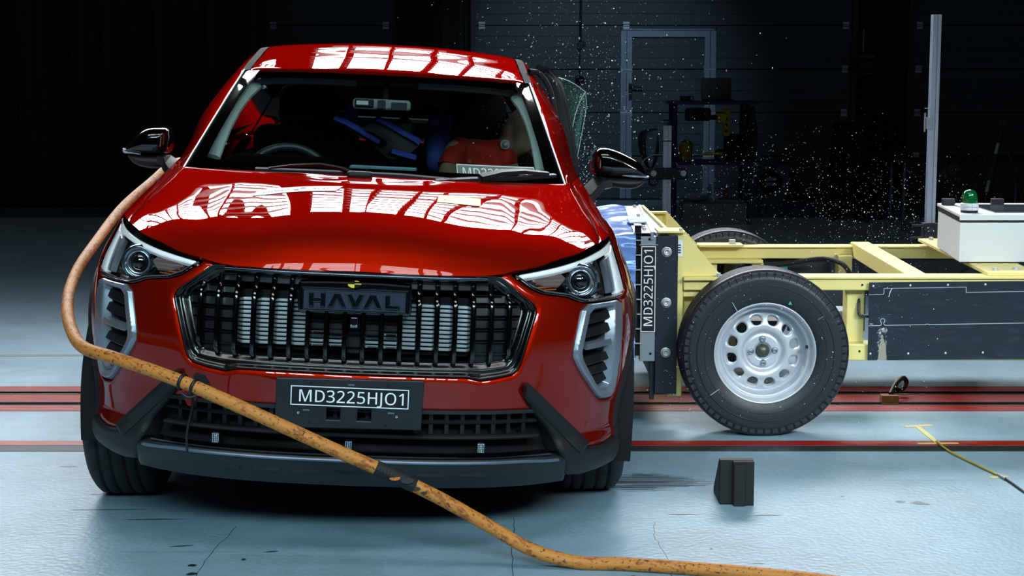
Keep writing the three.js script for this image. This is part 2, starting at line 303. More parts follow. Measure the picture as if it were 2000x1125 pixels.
  struct('wall_back', [span(-9, -2.9, 0, 7.6, -14.1, -13.8), span(-2.9, 9, 2.6, 7.6, -14.1, -13.8), span(-1.35, -0.45, 0, 2.6, -14.1, -13.72), span(3.98, 4.62, 0, 2.6, -14.1, -13.66), span(8.6, 9, 0, 2.6, -14.1, -13.8)], wall);
  struct('wall_left', span(-9.3, -9, 0, 7.6, -14.1, 12.3), wall); struct('wall_right', span(9, 9.3, 0, 7.6, -14.1, 12.3), wall);
  struct('wall_front', span(-9.3, 9.3, 0, 7.6, 12, 12.3), wall); struct('ceiling', span(-9.3, 9.3, 7.6, 7.9, -14.1, 12.3), dark);
  struct('trim_1', span(-9, 9, 2.55, 2.62, -13.8, -13.74), std(0x101214, 0.6));

  // sectional doors: sections of ribbed panels, hinges at the joints
  const panelMat = std(0x3d4853, 0.55, 0, { bumpMap: grainTex, bumpScale: 0.0006 }), hingeMat = std(0xcfd6dc, 0.4, 0.3), aluMat = std(0x8d99ac, 0.4, 0.25), sealMat = std(0x0d0e10, 0.7);
  const ys = [0.012, 0.517, 1.026, 1.53, 2.035, 2.56];
  const panelGeo = (x0, x1, y0, y1) => {
    const pts = [[-0.04, y0 + 0.004]], n = 4; // profile in (z, y): four flat ribs with grooves between
    for (let k = 0; k < n; k++) { const a = lerp(y0, y1, k / n) + 0.006, b = lerp(y0, y1, (k + 1) / n) - 0.006; pts.push([0, a], [0, b]); if (k < n - 1) pts.push([-0.007, b + 0.003], [-0.007, b + 0.009]); }
    pts.push([-0.04, y1 - 0.004]);
    return extrude(pts.map(([z, y]) => [-z, y]).reverse(), x1 - x0).rotateY(Math.PI / 2).translate(x0, 0, -13.64);
  };
  const hinge = (x, y, parent) => part('hinge', [box(0.075, 0.028, 0.012, x, y + 0.028, -13.632, 0.003), box(0.075, 0.028, 0.012, x, y - 0.028, -13.632, 0.003), cyl(0.008, 0.008, 0.02, x - 0.022, y + 0.028, -13.626, 'z', 8), cyl(0.008, 0.008, 0.02, x + 0.022, y + 0.028, -13.626, 'z', 8), cyl(0.01, 0.01, 0.07, x, y, -13.628, 'x', 8)], hingeMat, parent);
  const sectional = (n, x0, x1, splits) => {
    const d = new THREE.Group(); d.name = 'door_' + n; d.userData.kind = 'structure'; scene.add(d);
    for (let i = 0; i < 5; i++) { const xs = [x0, ...(i < 4 ? splits : []), x1]; for (let k = 0; k + 1 < xs.length; k++) part('door_section', panelGeo(xs[k] + (k ? 0.003 : 0), xs[k + 1] - 0.003, ys[i], ys[i + 1]), panelMat, d); }
    part('bottom_seal', span(x0, x1, 0, 0.014, -13.7, -13.63), sealMat, d);
    part('side_rail', span(x0 - 0.06, x0, 0, 2.6, -13.72, -13.6), std(0x3c4146, 0.5, 0.5), d); part('side_rail', span(x1, x1 + 0.06, 0, 2.6, -13.72, -13.6), std(0x3c4146, 0.5, 0.5), d);
    for (const y of ys.slice(1, 5)) { hinge(x0 + 0.07, y, d); hinge(x1 - 0.07, y, d); }
    return d;
  };
  const main = sectional(1, -0.42, 3.96, [1.27, 2.38]);
  hinge(1.33, 2.035, main);
  // the pass door inside the big door: aluminium frame in two layers, broken at the joints
  for (let i = 0; i < 4; i++) {
    const a = ys[i] + 0.008, b = Math.min(ys[i + 1] - 0.008, 1.975);
    for (const [x0, x1] of [[1.268, 1.336], [1.34, 1.402], [2.245, 2.31], [2.314, 2.381]]) part('pass_door_frame', span(x0, x1, a, b, -13.64, -13.61, 0.004), aluMat, main);
    if (i) for (const x of [1.302, 1.371, 2.278, 2.348]) hinge(x, ys[i], main);
  }
  part('pass_door_frame', span(1.34, 2.31, 1.9, 1.975, -13.64, -13.608, 0.004), aluMat, main); part('pass_door_frame', span(1.29, 2.36, 1.978, 1.996, -13.64, -13.6, 0.004), aluMat, main);
  part('door_handle', [box(0.04, 0.11, 0.012, 1.382, 1.31, -13.6, 0.005), bar(v(1.382, 1.33, -13.6), v(1.382, 1.33, -13.55), 0.011), bar(v(1.375, 1.33, -13.55), v(1.515, 1.322, -13.55), 0.011)], std(0x08080a, 0.5), main);
  part('door_lock', [box(0.036, 0.07, 0.012, 1.382, 1.205, -13.6, 0.005), cyl(0.012, 0.012, 0.01, 1.382, 1.212, -13.59, 'z', 12)], std(0x08080a, 0.5), main);
  sectional(2, -2.85, -1.4, []); sectional(3, 4.68, 8.55, []);

  // pleated curtains: left half of the back, and a narrow one before the pilaster
  const pleat = (x0, x1, z, depth, pitch, y1, seed) => { const q = rng(seed), ph = q() * 6; return patch((u, w) => { const x = lerp(x0, x1, u), y = lerp(y1, 0.02, w), k = x / pitch * 6.283 + ph; return v(x + Math.sin(k * 0.37 + 1) * 0.02, y, z + depth * (Math.sin(k) + 0.35 * Math.sin(2.3 * k + w * 0.8)) * (0.75 + 0.25 * w)); }, Math.ceil((x1 - x0) / pitch * 14), 8, true); };
  const cloth = std(0x33332f, 0.95);
  const c1 = solo('curtain', pleat(-9, -2.72, -12.55, 0.055, 0.19, 7.4, 3), cloth, 'tall black pleated curtain closing the back of the hall at far left', 'curtain');
  const c2 = solo('curtain', pleat(-1.34, -0.5, -13.45, 0.04, 0.13, 7.2, 8), cloth, 'narrow dark pleated curtain hanging behind the car roof, left of the big sectional door', 'curtain');
}
// flood banks: panels of a glowing face with a lamp of the same size before it, black blades that aim the light
for (const [key, B] of Object.entries(BANKS)) {
  const root = thing('flood_light_bank', B.label, 'light', [B.x0 + (B.n - 1) * B.pitch / 2, B.y, B.z]); root.rotation.y = rad(B.yaw ?? 0);
  const lean = rad(B.lean), f = B.facing, mid = (B.n - 1) * B.pitch / 2;
  const nrm = v(0, -Math.sin(lean), Math.cos(lean) * f), along = v(0, Math.cos(lean), Math.sin(lean) * f), aim = v(0, -Math.sin(rad(B.aim)), Math.cos(rad(B.aim)) * f);
  const housing = std(0x0a0a0b, 0.8), glow = std(0x000000, 0.6, 0, { emissive: new THREE.Color(...B.color), emissiveIntensity: 1 });
  const q = new THREE.Quaternion().setFromRotationMatrix(new THREE.Matrix4().makeBasis(v(f, 0, 0), along, nrm.clone()));
  for (let i = 0; i < B.n; i++) {
    if (B.skip.includes(i)) continue;
    const c = v(i * B.pitch - mid, 0, 0);
    const place = (g) => g.applyQuaternion(q).translate(c.x, c.y, c.z);
    const p = part('flood_panel', [place(box(B.w + 0.06, B.len + 0.06, 0.05, 0, 0, -0.035))], housing, root);
    part('lamp_face', place(box(B.w, B.len, 0.006, 0, 0, -0.004)), glow, p);
    const bl = [];
    for (let k = 0; k <= B.blades; k++) {
      const o = along.clone().multiplyScalar((k / B.blades - 0.5) * B.len).add(c).addScaledVector(nrm, 0.02), e = o.clone().addScaledVector(aim, B.bladeLen), m = o.clone().add(e).multiplyScalar(0.5);
      const g = new THREE.BoxGeometry(B.w + 0.05, 0.012, B.bladeLen), up = v(f, 0, 0).cross(aim).multiplyScalar(-1);
      g.applyQuaternion(new THREE.Quaternion().setFromRotationMatrix(new THREE.Matrix4().makeBasis(v(f, 0, 0), aim.clone().cross(v(f, 0, 0)), aim))).translate(m.x, m.y, m.z); bl.push(g);
    }
    bl.forEach((g) => part('louvre_blade', g, housing, p));
    for (let k = 0; B.fins && k <= B.fins; k++) part('louvre_fin', place(box(0.01, B.len, 0.3, (k / B.fins - 0.5) * B.w, 0, 0.17)), housing, p);
    const L = new THREE.RectAreaLight(new THREE.Color(...B.color), B.L, B.w, B.len);
    L.position.copy(c).addScaledVector(nrm, 0.008); L.quaternion.setFromRotationMatrix(new THREE.Matrix4().makeBasis(v(-f, 0, 0), along, nrm.clone().negate())); root.add(L);
  }
  part('truss', [0.3, 0.7].flatMap((t) => { const y = (t - 0.5) * B.len * Math.cos(lean) + 0.12, z = (t - 0.5) * B.len * Math.sin(lean) * f - 0.1 * f; return [bar(v(-mid - 0.4, y, z), v(mid + 0.4, y, z), 0.03), ...[-mid, 0, mid].map((x) => bar(v(x, y, z), v(x, 7.58 - B.y, z), 0.015))]; }), housing, root);
}

// ---------------------------------------------------------------- the car
// Own axes: x to the right in the photograph, y up, z forward; origin on the ground under the front axle. The body leans a little, the wheels do not.
const CAR_YAW = 0.03597, CAR_ROLL = -0.04801, CAR_X = -0.5227;
const car = thing('car', 'glossy red compact crossover with black grille, hit in its side by the yellow barrier trolley', 'car', [CAR_X, 0, 0]);
car.rotation.y = CAR_YAW;
function bodyPart(name, geo, mat, label) { const m = part(name, geo, mat, car, label); m.rotation.z = CAR_ROLL; return m; }
const toWorld = (p) => v(...p).applyAxisAngle(v(0, 0, 1), CAR_ROLL).applyAxisAngle(v(0, 1, 0), CAR_YAW).add(v(CAR_X, 0, 0));
const noseZ = pchip([[0.10, 0.62], [0.15, 0.70], [0.22, 0.78], [0.27, 0.835], [0.31, 0.85], [0.36, 0.83], [0.45, 0.835], [0.54, 0.85], [0.62, 0.855], [0.70, 0.85], [0.78, 0.835], [0.85, 0.80], [0.90, 0.755], [0.95, 0.69], [1.1, 0.45]]);
const widthAt = pchip([[0.10, 0.95], [0.15, 0.97], [0.25, 1.01], [0.31, 1.0], [0.38, 1.0], [0.5, 1.01], [0.62, 1.015], [0.74, 1.0], [0.80, 0.985], [0.865, 0.955], [0.93, 0.925], [0.965, 0.887], [1.0, 0.862], [1.045, 0.834], [1.08, 0.812], [1.2, 0.78]]);
const PLAN = [[0, 0], [0.2, 0.008], [0.4, 0.04], [0.5, 0.075], [0.6, 0.13], [0.68, 0.195], [0.75, 0.28], [0.80, 0.37], [0.84, 0.47], [0.865, 0.57], [0.885, 0.68], [0.898, 0.80], [0.905, 0.95], [0.908, 1.5], [0.908, 3.0], [0.88, 3.9], [0.84, 4.25], [0.75, 4.4], [0.5, 4.46], [0, 4.48]];
const SA = [0]; PLAN.forEach((p, i) => { if (i) SA.push(SA[i - 1] + Math.hypot(p[0] - PLAN[i - 1][0], p[1] - PLAN[i - 1][1])); });
const planX = pchip(PLAN.map((p, i) => [SA[i], p[0]])), planB = pchip(PLAN.map((p, i) => [SA[i], p[1]]));
const S_CORNER = SA[12];
// point of the outer skin at contour length s and height y
const skin = (s, y) => v(Math.sign(s || 1) * planX(Math.abs(s)) * widthAt(y), y, noseZ(y) - planB(Math.abs(s)) * (1 + 0 * y));
function sOf(X) { let a = 0, b = SA[12]; for (let i = 0; i < 40; i++) { const m = (a + b) / 2; planX(m) < X ? a = m : b = m; } return a; }
const skinN = (s, y) => { const e = 1e-3; return skin(s + e, y).sub(skin(s - e, y)).cross(skin(s, y + e).sub(skin(s, y - e))).normalize(); };
function onSkin(x, y, off = 0) { const s = Math.sign(x) * sOf(Math.abs(x) / widthAt(y)); return skin(s, y).addScaledVector(skinN(s, y), off); }
const nAt = (x, y) => skinN(Math.sign(x) * sOf(Math.abs(x) / widthAt(y)), y);
// outlines in front view (right half)
const HOOD_EDGE = [[0, 0.847], [0.153, 0.844], [0.261, 0.844], [0.334, 0.844], [0.389, 0.847], [0.428, 0.852], [0.455, 0.858], [0.527, 0.869], [0.60, 0.8885], [0.665, 0.901], [0.705, 0.913], [0.755, 0.924], [0.79, 0.930]];
const hoodEdgeY = pchip(HOOD_EDGE);
const LAMP = chaikin([[0.783, 0.938], [0.705, 0.916], [0.60, 0.8905], [0.527, 0.871], [0.452, 0.856], [0.518, 0.811], [0.558, 0.796], [0.607, 0.789], [0.634, 0.784], [0.662, 0.771], [0.684, 0.764], [0.743, 0.761], [0.822, 0.757], [0.838, 0.772], [0.834, 0.81], [0.82, 0.87], [0.80, 0.925]], 1, 0.12);
const VENT_O = chaikin([[0.684, 0.760], [0.818, 0.754], [0.824, 0.677], [0.820, 0.594], [0.812, 0.494], [0.803, 0.450], [0.786, 0.444], [0.758, 0.451], [0.741, 0.466], [0.677, 0.562], [0.6575, 0.600], [0.6575, 0.625]], 1, 0.14);
const VENT_I = chaikin([[0.716, 0.737], [0.781, 0.736], [0.786, 0.728], [0.787, 0.631], [0.781, 0.500], [0.772, 0.491], [0.751, 0.499], [0.697, 0.596], [0.695, 0.625]], 1, 0.12);
const GR_O = chaikin([[0, 0.8465], [0.334, 0.8445], [0.39, 0.848], [0.425, 0.848], [0.528, 0.768], [0.537, 0.753], [0.538, 0.741], [0.532, 0.719], [0.513, 0.650], [0.498, 0.593], [0.488, 0.569], [0.472, 0.556], [0.430, 0.546], [0.374, 0.5375], [0.356, 0.542], [0.334, 0.547], [0.211, 0.548], [0, 0.547], [-0.2, 0.547], [-0.2, 0.8465]], 1, 0.1);
const GR_I = chaikin([[0, 0.833], [0.297, 0.832], [0.40, 0.832], [0.453, 0.799], [0.493, 0.770], [0.499, 0.751], [0.474, 0.654], [0.458, 0.611], [0.443, 0.599], [0.357, 0.590], [0.212, 0.588], [0, 0.588], [-0.2, 0.588], [-0.2, 0.833]], 1, 0.12);
const LOWER = [[-0.2, 0.447], [0.534, 0.447], [0.50, 0.512], [0.505, 0.519], [0.519, 0.518], [0.565, 0.463], [0.703, 0.316], [0.768, 0.304], [0.823, 0.311], [0.852, 0.33], [0.868, 0.40], [1.2, 0.40], [1.2, 0], [-0.2, 0]];
const CLAD = chaikin([[0.490, 0.521], [0.521, 0.519], [0.567, 0.463], [0.703, 0.316], [0.768, 0.303], [0.823, 0.310], [0.852, 0.33], [0.95, 0.34], [0.95, 0.225], [0.80, 0.222], [0.70, 0.218], [0.645, 0.232], [0.640, 0.29], [0.591, 0.375], [0.533, 0.449]], 1, 0.08);
const dLamp = sdPoly(LAMP), dVentO = sdPoly(VENT_O), dVentI = sdPoly(VENT_I), dGrO = sdPoly(GR_O), dGrI = sdPoly(GR_I), dLower = sdPoly(LOWER), dClad = sdPoly(CLAD);
const WHEEL_Y = 0.325, WHEEL_R = 0.325, ARCH = 0.385, REAR = -2.62;
const archD = (p) => Math.min(Math.hypot(p.y - WHEEL_Y, p.z) - ARCH, Math.hypot(p.y - WHEEL_Y, p.z - REAR) - ARCH);
// shoulder: upper edge of the flank, from the lamp's outer tip to the foot of the windscreen pillar
const shoulderY = pchip([[-3.6, 1.06], [-2.5, 1.10], [-1.2, 1.105], [-0.5, 1.08], [-0.38, 1.045], [-0.22, 1.0], [0.0, 0.963], [0.2, 0.937], [0.28, 0.930]]);
const fillet = (r) => (d) => d >= r ? 0 : -r + Math.sqrt(r * r - (r - d) * (r - d));
const soft = (h, w) => (d) => d >= w ? 0 : -h * (1 - d / w) ** 2;
const ridge = (h, w) => (d) => h * Math.min(1, d / w) - Math.max(0, 0.002 - d);
const E = (z) => { const y = shoulderY(z); let a = 0, b = SA[15]; for (let i = 0; i < 40; i++) { const m = (a + b) / 2; noseZ(y) - planB(m) > z ? a = m : b = m; } return skin(a, y); };
const half = (geo) => [geo, mirror(geo)];
const fineY = (a, b, n) => steps(a, b, n);
// --- painted front panel
{
  const us = [...steps(0, S_CORNER + 0.02, 300)], vs = steps(0.2, 0.95, 200);
  const f = (p) => Math.min(-dLamp(p.x, p.y) - 0.003, -dVentO(p.x, p.y) - 0.0015, -dGrO(p.x, p.y), -dLower(p.x, p.y), archD(p) - 0.03, hoodEdgeY(Math.min(p.x, 0.8)) - 0.004 - p.y, p.z - 0.30 + 0.25 * smooth(0.8, 0.6, p.y));
  const g = cut(skin, us, vs, f, { off: soft(0.004, 0.012), thick: 0.03 });
  bodyPart('front_bumper', half(g), M.paint);
}
// --- flanks: fender, two doors, rear quarter on each side, with gaps between
{
  const vs = steps(0.30, 1.11, 60);
  const piece = (name, z0, z1, extra = () => 1) => {
    const us = steps(SA[7], SA[16], 170);
    const g = cut(skin, us, vs, (p) => Math.min(p.z - z0 - 0.003, z1 - 0.003 - p.z, archD(p) - 0.03, shoulderY(p.z) - p.y, p.y - 0.36, -dLamp(p.x, p.y) - 0.003, extra(p)), { off: soft(0.003, 0.014), thick: 0.02 });
    for (const q of half(g)) bodyPart(name, q, M.paint);
  };
  piece('fender', -0.62, 0.29 + 0, (p) => -(p.z - 0.30 + 0.25 * smooth(0.8, 0.6, p.y)) - 0.004);
  piece('door', -1.55, -0.62); piece('door', -2.45, -1.55); piece('quarter_panel', -3.45, -2.45);
  // black arch and sill cladding, proud of the paint
  const us = steps(SA[6], SA[16], 190), vc = steps(0.16, 0.80, 64);
  const c = cut((s, y) => skin(s, y).addScaledVector(skinN(s, y), 0.008), us, vc, (p) => Math.min(archD(p), Math.max(0.05 - archD(p), Math.min(0.37 - p.y, 0.1 - p.z)), p.y - (p.z > 0 ? 0.27 : 0.2), p.z + 3.4), { off: fillet(0.012), thick: 0.045 });
  for (const q of half(c)) bodyPart('arch_cladding', q, M.cladding);
  bodyPart('tailgate', patch((u, w) => { const y = lerp(0.35, 1.06, w), s = lerp(SA[16], SA[19], u); return skin(s, y); }, 24, 12).clone(), M.paint); bodyPart('tailgate', mirror(patch((u, w) => { const y = lerp(0.35, 1.06, w), s = lerp(SA[16], SA[19], u); return skin(s, y); }, 24, 12)), M.paint);
  for (const q of half(patch((u, w) => { const z = lerp(-0.66, -3.35, u), y = lerp(0.32, 1.06, w), p = E(z); return v(p.x - 0.07 - 0.03 * (1 - w), y, z); }, 20, 4))) bodyPart('door_lining', q, M.interior);
  bodyPart('underbody', [span(-0.6, 0.6, 0.2, 0.3, -3.4, 0.55), span(-0.6, 0.6, 0.28, 0.9, -0.05, 0.62, 0.05), span(-0.72, 0.72, 0.3, 1.0, -0.12, -0.05)], M.voidBlack);
  for (const z of [0, REAR]) for (const s of [1, -1]) bodyPart('wheel_housing', patch((u, w) => { const a = lerp(-0.3, Math.PI + 0.3, u); return v(s * lerp(0.5, 0.885, w), WHEEL_Y + Math.sin(a) * (ARCH - 0.004), z + Math.cos(a) * (ARCH - 0.004)); }, 30, 4), M.voidBlack);
}
// --- hood: a crowned shell between its front edge, the shoulders and the windscreen
const hoodC = pchip([[0, 0.802], [0.035, 0.791], [0.08, 0.774], [0.14, 0.750], [0.24, 0.705], [0.37, 0.63], [0.50, 0.53], [0.66, 0.40], [0.82, 0.25], [1, 0.08]]);
const hoodCy = pchip([[0, 0.847], [0.035, 0.862], [0.08, 0.8805], [0.14, 0.904], [0.24, 0.936], [0.37, 0.968], [0.50, 0.998], [0.66, 1.031], [0.82, 1.061], [1, 1.084]]);
const cowl = (() => { const X = [0, 0.2, 0.4, 0.55, 0.66, 0.735], y = pchip([1.084, 1.083, 1.079, 1.075, 1.072, 1.08].map((q, i) => [X[i], q])), z = pchip([0.08, 0.065, 0.01, -0.08, -0.19, -0.5].map((q, i) => [X[i], q])); return (u) => v(u * 0.735, y(u * 0.735), z(u * 0.735)); })();
const hoodFn = (() => {
  const L0 = (u) => { const x = u * 0.79, y = hoodEdgeY(x), s = sOf(x / widthAt(y)); return skin(s, y).addScaledVector(skinN(s, y), 0.004); };
  const e0 = L0(1), e1 = cowl(1), c0 = L0(0);
  const Eb = (t) => { const z = lerp(e0.z, e1.z, t), p = E(z); return p.addScaledVector(e0.clone().sub(E(e0.z)), 1 - t).addScaledVector(e1.clone().sub(E(e1.z)), t); };
  const Cb = (t) => v(0, hoodCy(t), hoodC(t));
  const cd = c0.clone().sub(Cb(0));
  return (uu, t) => {
    const s = Math.sign(uu), u = Math.abs(uu), h = Math.pow(u, 2.4) * (1 - t) + t * Math.pow(u, 2.0), a = L0(u), b = cowl(u), c = Cb(t).addScaledVector(cd, 1 - t), e = Eb(t);
    const p = v();
    for (const k of ['x', 'y', 'z']) {
      const hh = k === 'x' ? u : h;
      p[k] = (1 - t) * a[k] + t * b[k] + (1 - hh) * c[k] + hh * e[k] - ((1 - hh) * ((1 - t) * c0[k] + t * b0(k)) + hh * ((1 - t) * e0[k] + t * e1[k]));
    }
    const w = Math.sin(Math.PI * clamp(t * 1.05, 0, 1)); // the raised middle and the hollow beside it
    p.y += w * (0.005 * (1 - smooth(0.16, 0.34, p.x)) + 0.007 * Math.exp(-(((p.x - 0.60) / 0.16) ** 2)));
    p.x *= s || 1; return p;
  };
  function b0(k) { return cowl(0)[k]; }
})();
{
  const us = steps(-1, 1, 160), vs = [...steps(0, 0.16, 20), ...steps(0.16, 1, 60).slice(1)];
  const UE = 0.945, edge = (q, u, t) => Math.min(UE - Math.abs(u)) * 0.79 ;
  bodyPart('hood', cut(hoodFn, us, vs, (p, u, t) => edge(p, u, t) - 0.002, { off: soft(0.003, 0.012), thick: 0.012 }), M.paint);
  const top = cut(hoodFn, steps(0.92, 1, 14), vs, (p, u) => (u - UE) * 0.79 - 0.001, { off: soft(0.002, 0.01), thick: 0.02 });
  for (const q of half(top)) bodyPart('fender_top', q, M.paint);
}
// --- headlights
for (const side of [1, -1]) {
  const S = (g) => side > 0 ? g : mirror(g), sh = (o) => (s, y) => skin(s, y).addScaledVector(skinN(s, y), o), us = steps(SA[3], SA[11], 130), vs = steps(0.745, 0.95, 70), lim = (p) => Math.min(dLamp(p.x, p.y), hoodEdgeY(Math.min(p.x, 0.79)) + 0.012 - p.y);
  const dOpen = sdPoly([[0.799, 0.917], [0.749, 0.9005], [0.682, 0.8845], [0.604, 0.8695], [0.535, 0.8585], [0.474, 0.8495], [0.521, 0.817], [0.562, 0.801], [0.612, 0.794], [0.640, 0.788], [0.668, 0.776], [0.690, 0.769], [0.745, 0.766], [0.829, 0.764], [0.837, 0.771]]);
  const root = bodyPart('headlight', S(cut(sh(-0.002), steps(SA[3], SA[11], 220), steps(0.745, 0.95, 120), (p) => Math.min(lim(p), -dOpen(p.x, p.y)), { off: fillet(0.0025), thick: 0.05 })), M.pianoBlack);
  part('lamp_bucket', S(cut(sh(-0.055), us, vs, (p) => dOpen(p.x, p.y) + 0.02, { thick: -0.05 })), M.pianoBlack, root);
  // bezel line along the lower edge
  const bez = [[0.470, 0.850], [0.521, 0.8195], [0.562, 0.8035], [0.612, 0.7965], [0.640, 0.7905], [0.668, 0.7785], [0.690, 0.7715], [0.745, 0.7685], [0.829, 0.7665]];
  const bp = bez.map(([x, y]) => onSkin(x, y, -0.008)), bn = bez.map(([x, y]) => nAt(x, y));
  part('bezel', S(sweep(bp, bn, [[-0.003, 0], [0.003, 0], [0.002, 0.005], [-0.002, 0.005]])), M.chrome, root);
  const strip = (poly, h, o = -0.008) => { const d = sdPoly(poly); return S(cut(sh(o), steps(SA[3], SA[11], 260), steps(0.75, 0.94, 150), (p) => d(p.x, p.y), { off: (q) => h * Math.min(1, q / 0.003), thick: 0.02 })); };
  part('light_strip', strip([[0.799, 0.915], [0.749, 0.899], [0.682, 0.883], [0.604, 0.868], [0.535, 0.857], [0.476, 0.8485], [0.490, 0.838], [0.544, 0.8445], [0.601, 0.853], [0.678, 0.867], [0.741, 0.879], [0.788, 0.888]], 0.003), M.led, root, 'long white light strip along the lamp top');
  part('light_strip', strip([[0.801, 0.910], [0.836, 0.769], [0.808, 0.769], [0.787, 0.886]], 0.003), M.led, root, 'upright white light strip at the lamp end');
  part('light_strip', strip([[0.784, 0.878], [0.801, 0.774], [0.785, 0.774], [0.765, 0.870]], 0.003, -0.016), M.silver, root, 'thin inner silver strip');
  // projector: bowl, ring, lens
  const c = onSkin(0.697, 0.838, -0.035), q = (g) => S(g.applyQuaternion(new THREE.Quaternion().setFromUnitVectors(v(0, 0, 1), v(0.12, 0.05, 1).normalize())).translate(c.x, c.y, c.z));
  part('reflector_bowl', q(lathe([[0.036, 0.012], [0.042, 0.02], [0.050, 0.019], [0.055, 0.006], [0.056, -0.02]], 'z', 0, 0, 0)), M.lampBowl, root);
  part('lens_ring', q(lathe([[0.030, 0.004], [0.031, 0.014], [0.0345, 0.017], [0.0365, 0.013], [0.036, 0.0]], 'z', 0, 0, 0)), M.chrome, root);
  part('projector_lens', q(lathe([[0, 0.020], [0.010, 0.0188], [0.019, 0.0148], [0.026, 0.008], [0.031, 0.0]], 'z', 0, 0, 0)), M.lensDark, root);
  part('lens_shutter', q(join([box(0.03, 0.004, 0.004, 0, -0.003, -0.002), lathe([[0.012, -0.02], [0.03, 0.0]], 'z', 0, 0, 0)])), M.lampBowl, root);
  const facets = (pts, w, h) => { const a = pts.map(([x, y]) => onSkin(x, y, h)); return sweep(a, pts.map(([x, y]) => nAt(x, y)), [[-w, 0], [w, 0], [w * 0.6, 0.006], [-w * 0.6, 0.006]]); };
  part('reflector_bowl', [[[0.660, 0.795], [0.70, 0.786], [0.745, 0.788], [0.775, 0.80]], [[0.645, 0.812], [0.655, 0.80], [0.68, 0.792]], [[0.745, 0.872], [0.762, 0.85], [0.768, 0.82]], [[0.652, 0.855], [0.66, 0.868], [0.70, 0.876]], [[0.755, 0.862], [0.735, 0.878], [0.71, 0.882]]].map((l) => S(facets(l, 0.004, -0.034))), M.lampBowl, root, 'curved chrome blades round the projector');
  // turn signal: clear block with stepped ridges over an amber reflector
  const tp = [[0.627, 0.829], [0.606, 0.849], [0.560, 0.846], [0.512, 0.838], [0.522, 0.824], [0.563, 0.809], [0.602, 0.807]], td = sdPoly(tp);
  const sig = part('turn_signal', S(cut(sh(-0.03), steps(SA[3], SA[6], 110), steps(0.79, 0.86, 60), (p) => td(p.x, p.y), { off: (d, p) => 0.004 * Math.min(1, d / 0.004) + 0.004 * (Math.abs((p.y * 90) % 1 - 0.5)), thick: 0.015 })), M.amberLens, root);
  for (const [dy, w] of [[0.006, 0.002], [-0.004, 0.0025], [-0.012, 0.002]]) part('amber_reflector', S(facets([[0.612, 0.830 + dy], [0.575, 0.829 + dy], [0.545, 0.829 + dy]], w, -0.036)), M.amber, sig);
  part('cover_glass', S(cut(sh(-0.0025), us, vs, (p) => dOpen(p.x, p.y) + 0.001, { thick: 0 })), M.glass, root);
}
// --- side vents: satin frame with bevelled face, dark blades and one silver blade
for (const side of [1, -1]) {
  const S = (g) => side > 0 ? g : mirror(g), us = steps(SA[4], SA[10], 150), vs = steps(0.43, 0.775, 150);
  const root = bodyPart('side_vent', S(cut(skin, us, vs, (p) => Math.min(dVentO(p.x, p.y), -dVentI(p.x, p.y)), { off: (d, p) => { const a = dVentO(p.x, p.y), b = -dVentI(p.x, p.y), t = clamp(a / (a + b + 1e-6), 0, 1); return t < 0.16 ? lerp(-0.004, 0.008, t / 0.16) : t < 0.72 ? lerp(0.008, 0.002, (t - 0.16) / 0.56) : lerp(0.002, -0.026, (t - 0.72) / 0.28); }, thick: 0.025 })), M.silver, 'satin silver frame');
  part('vent_back', S(cut((s, y) => skin(s, y).addScaledVector(skinN(s, y), -0.05), us, vs, (p) => dVentI(p.x, p.y) + 0.012, { thick: 0 })), M.voidBlack, root);
  [0.712, 0.672, 0.625, 0.580, 0.545, 0.512].forEach((y, k) => {
    const xs = []; for (let x = 0.66; x < 0.806; x += 0.004) if (dVentI(x, y) > -0.010) xs.push(x);
    if (k === 2) { const a = xs.slice(3, -3); const g = sweep(a.map((x) => onSkin(x, y + 0.006 + (x - 0.73) * 0.06, -0.010)), a.map(() => v(0, 1, 0.2)), [[-0.012, -0.008], [0.008, -0.009], [0.012, -0.004], [0.008, 0.010], [-0.012, 0.010]]); part('silver_blade', S(g), M.silver, root, 'single silver blade'); return; }
    part('vent_blade', S(sweep(xs.map((x) => onSkin(x, y + (x - 0.73) * 0.08, -0.024)), xs.map(() => v(0, 1, 0)), [[-0.02, -0.016], [0.010, -0.013], [0.013, -0.009], [0.004, 0.012], [0.0, 0.014], [-0.02, 0.014]])), M.plastic, root);
  });
}
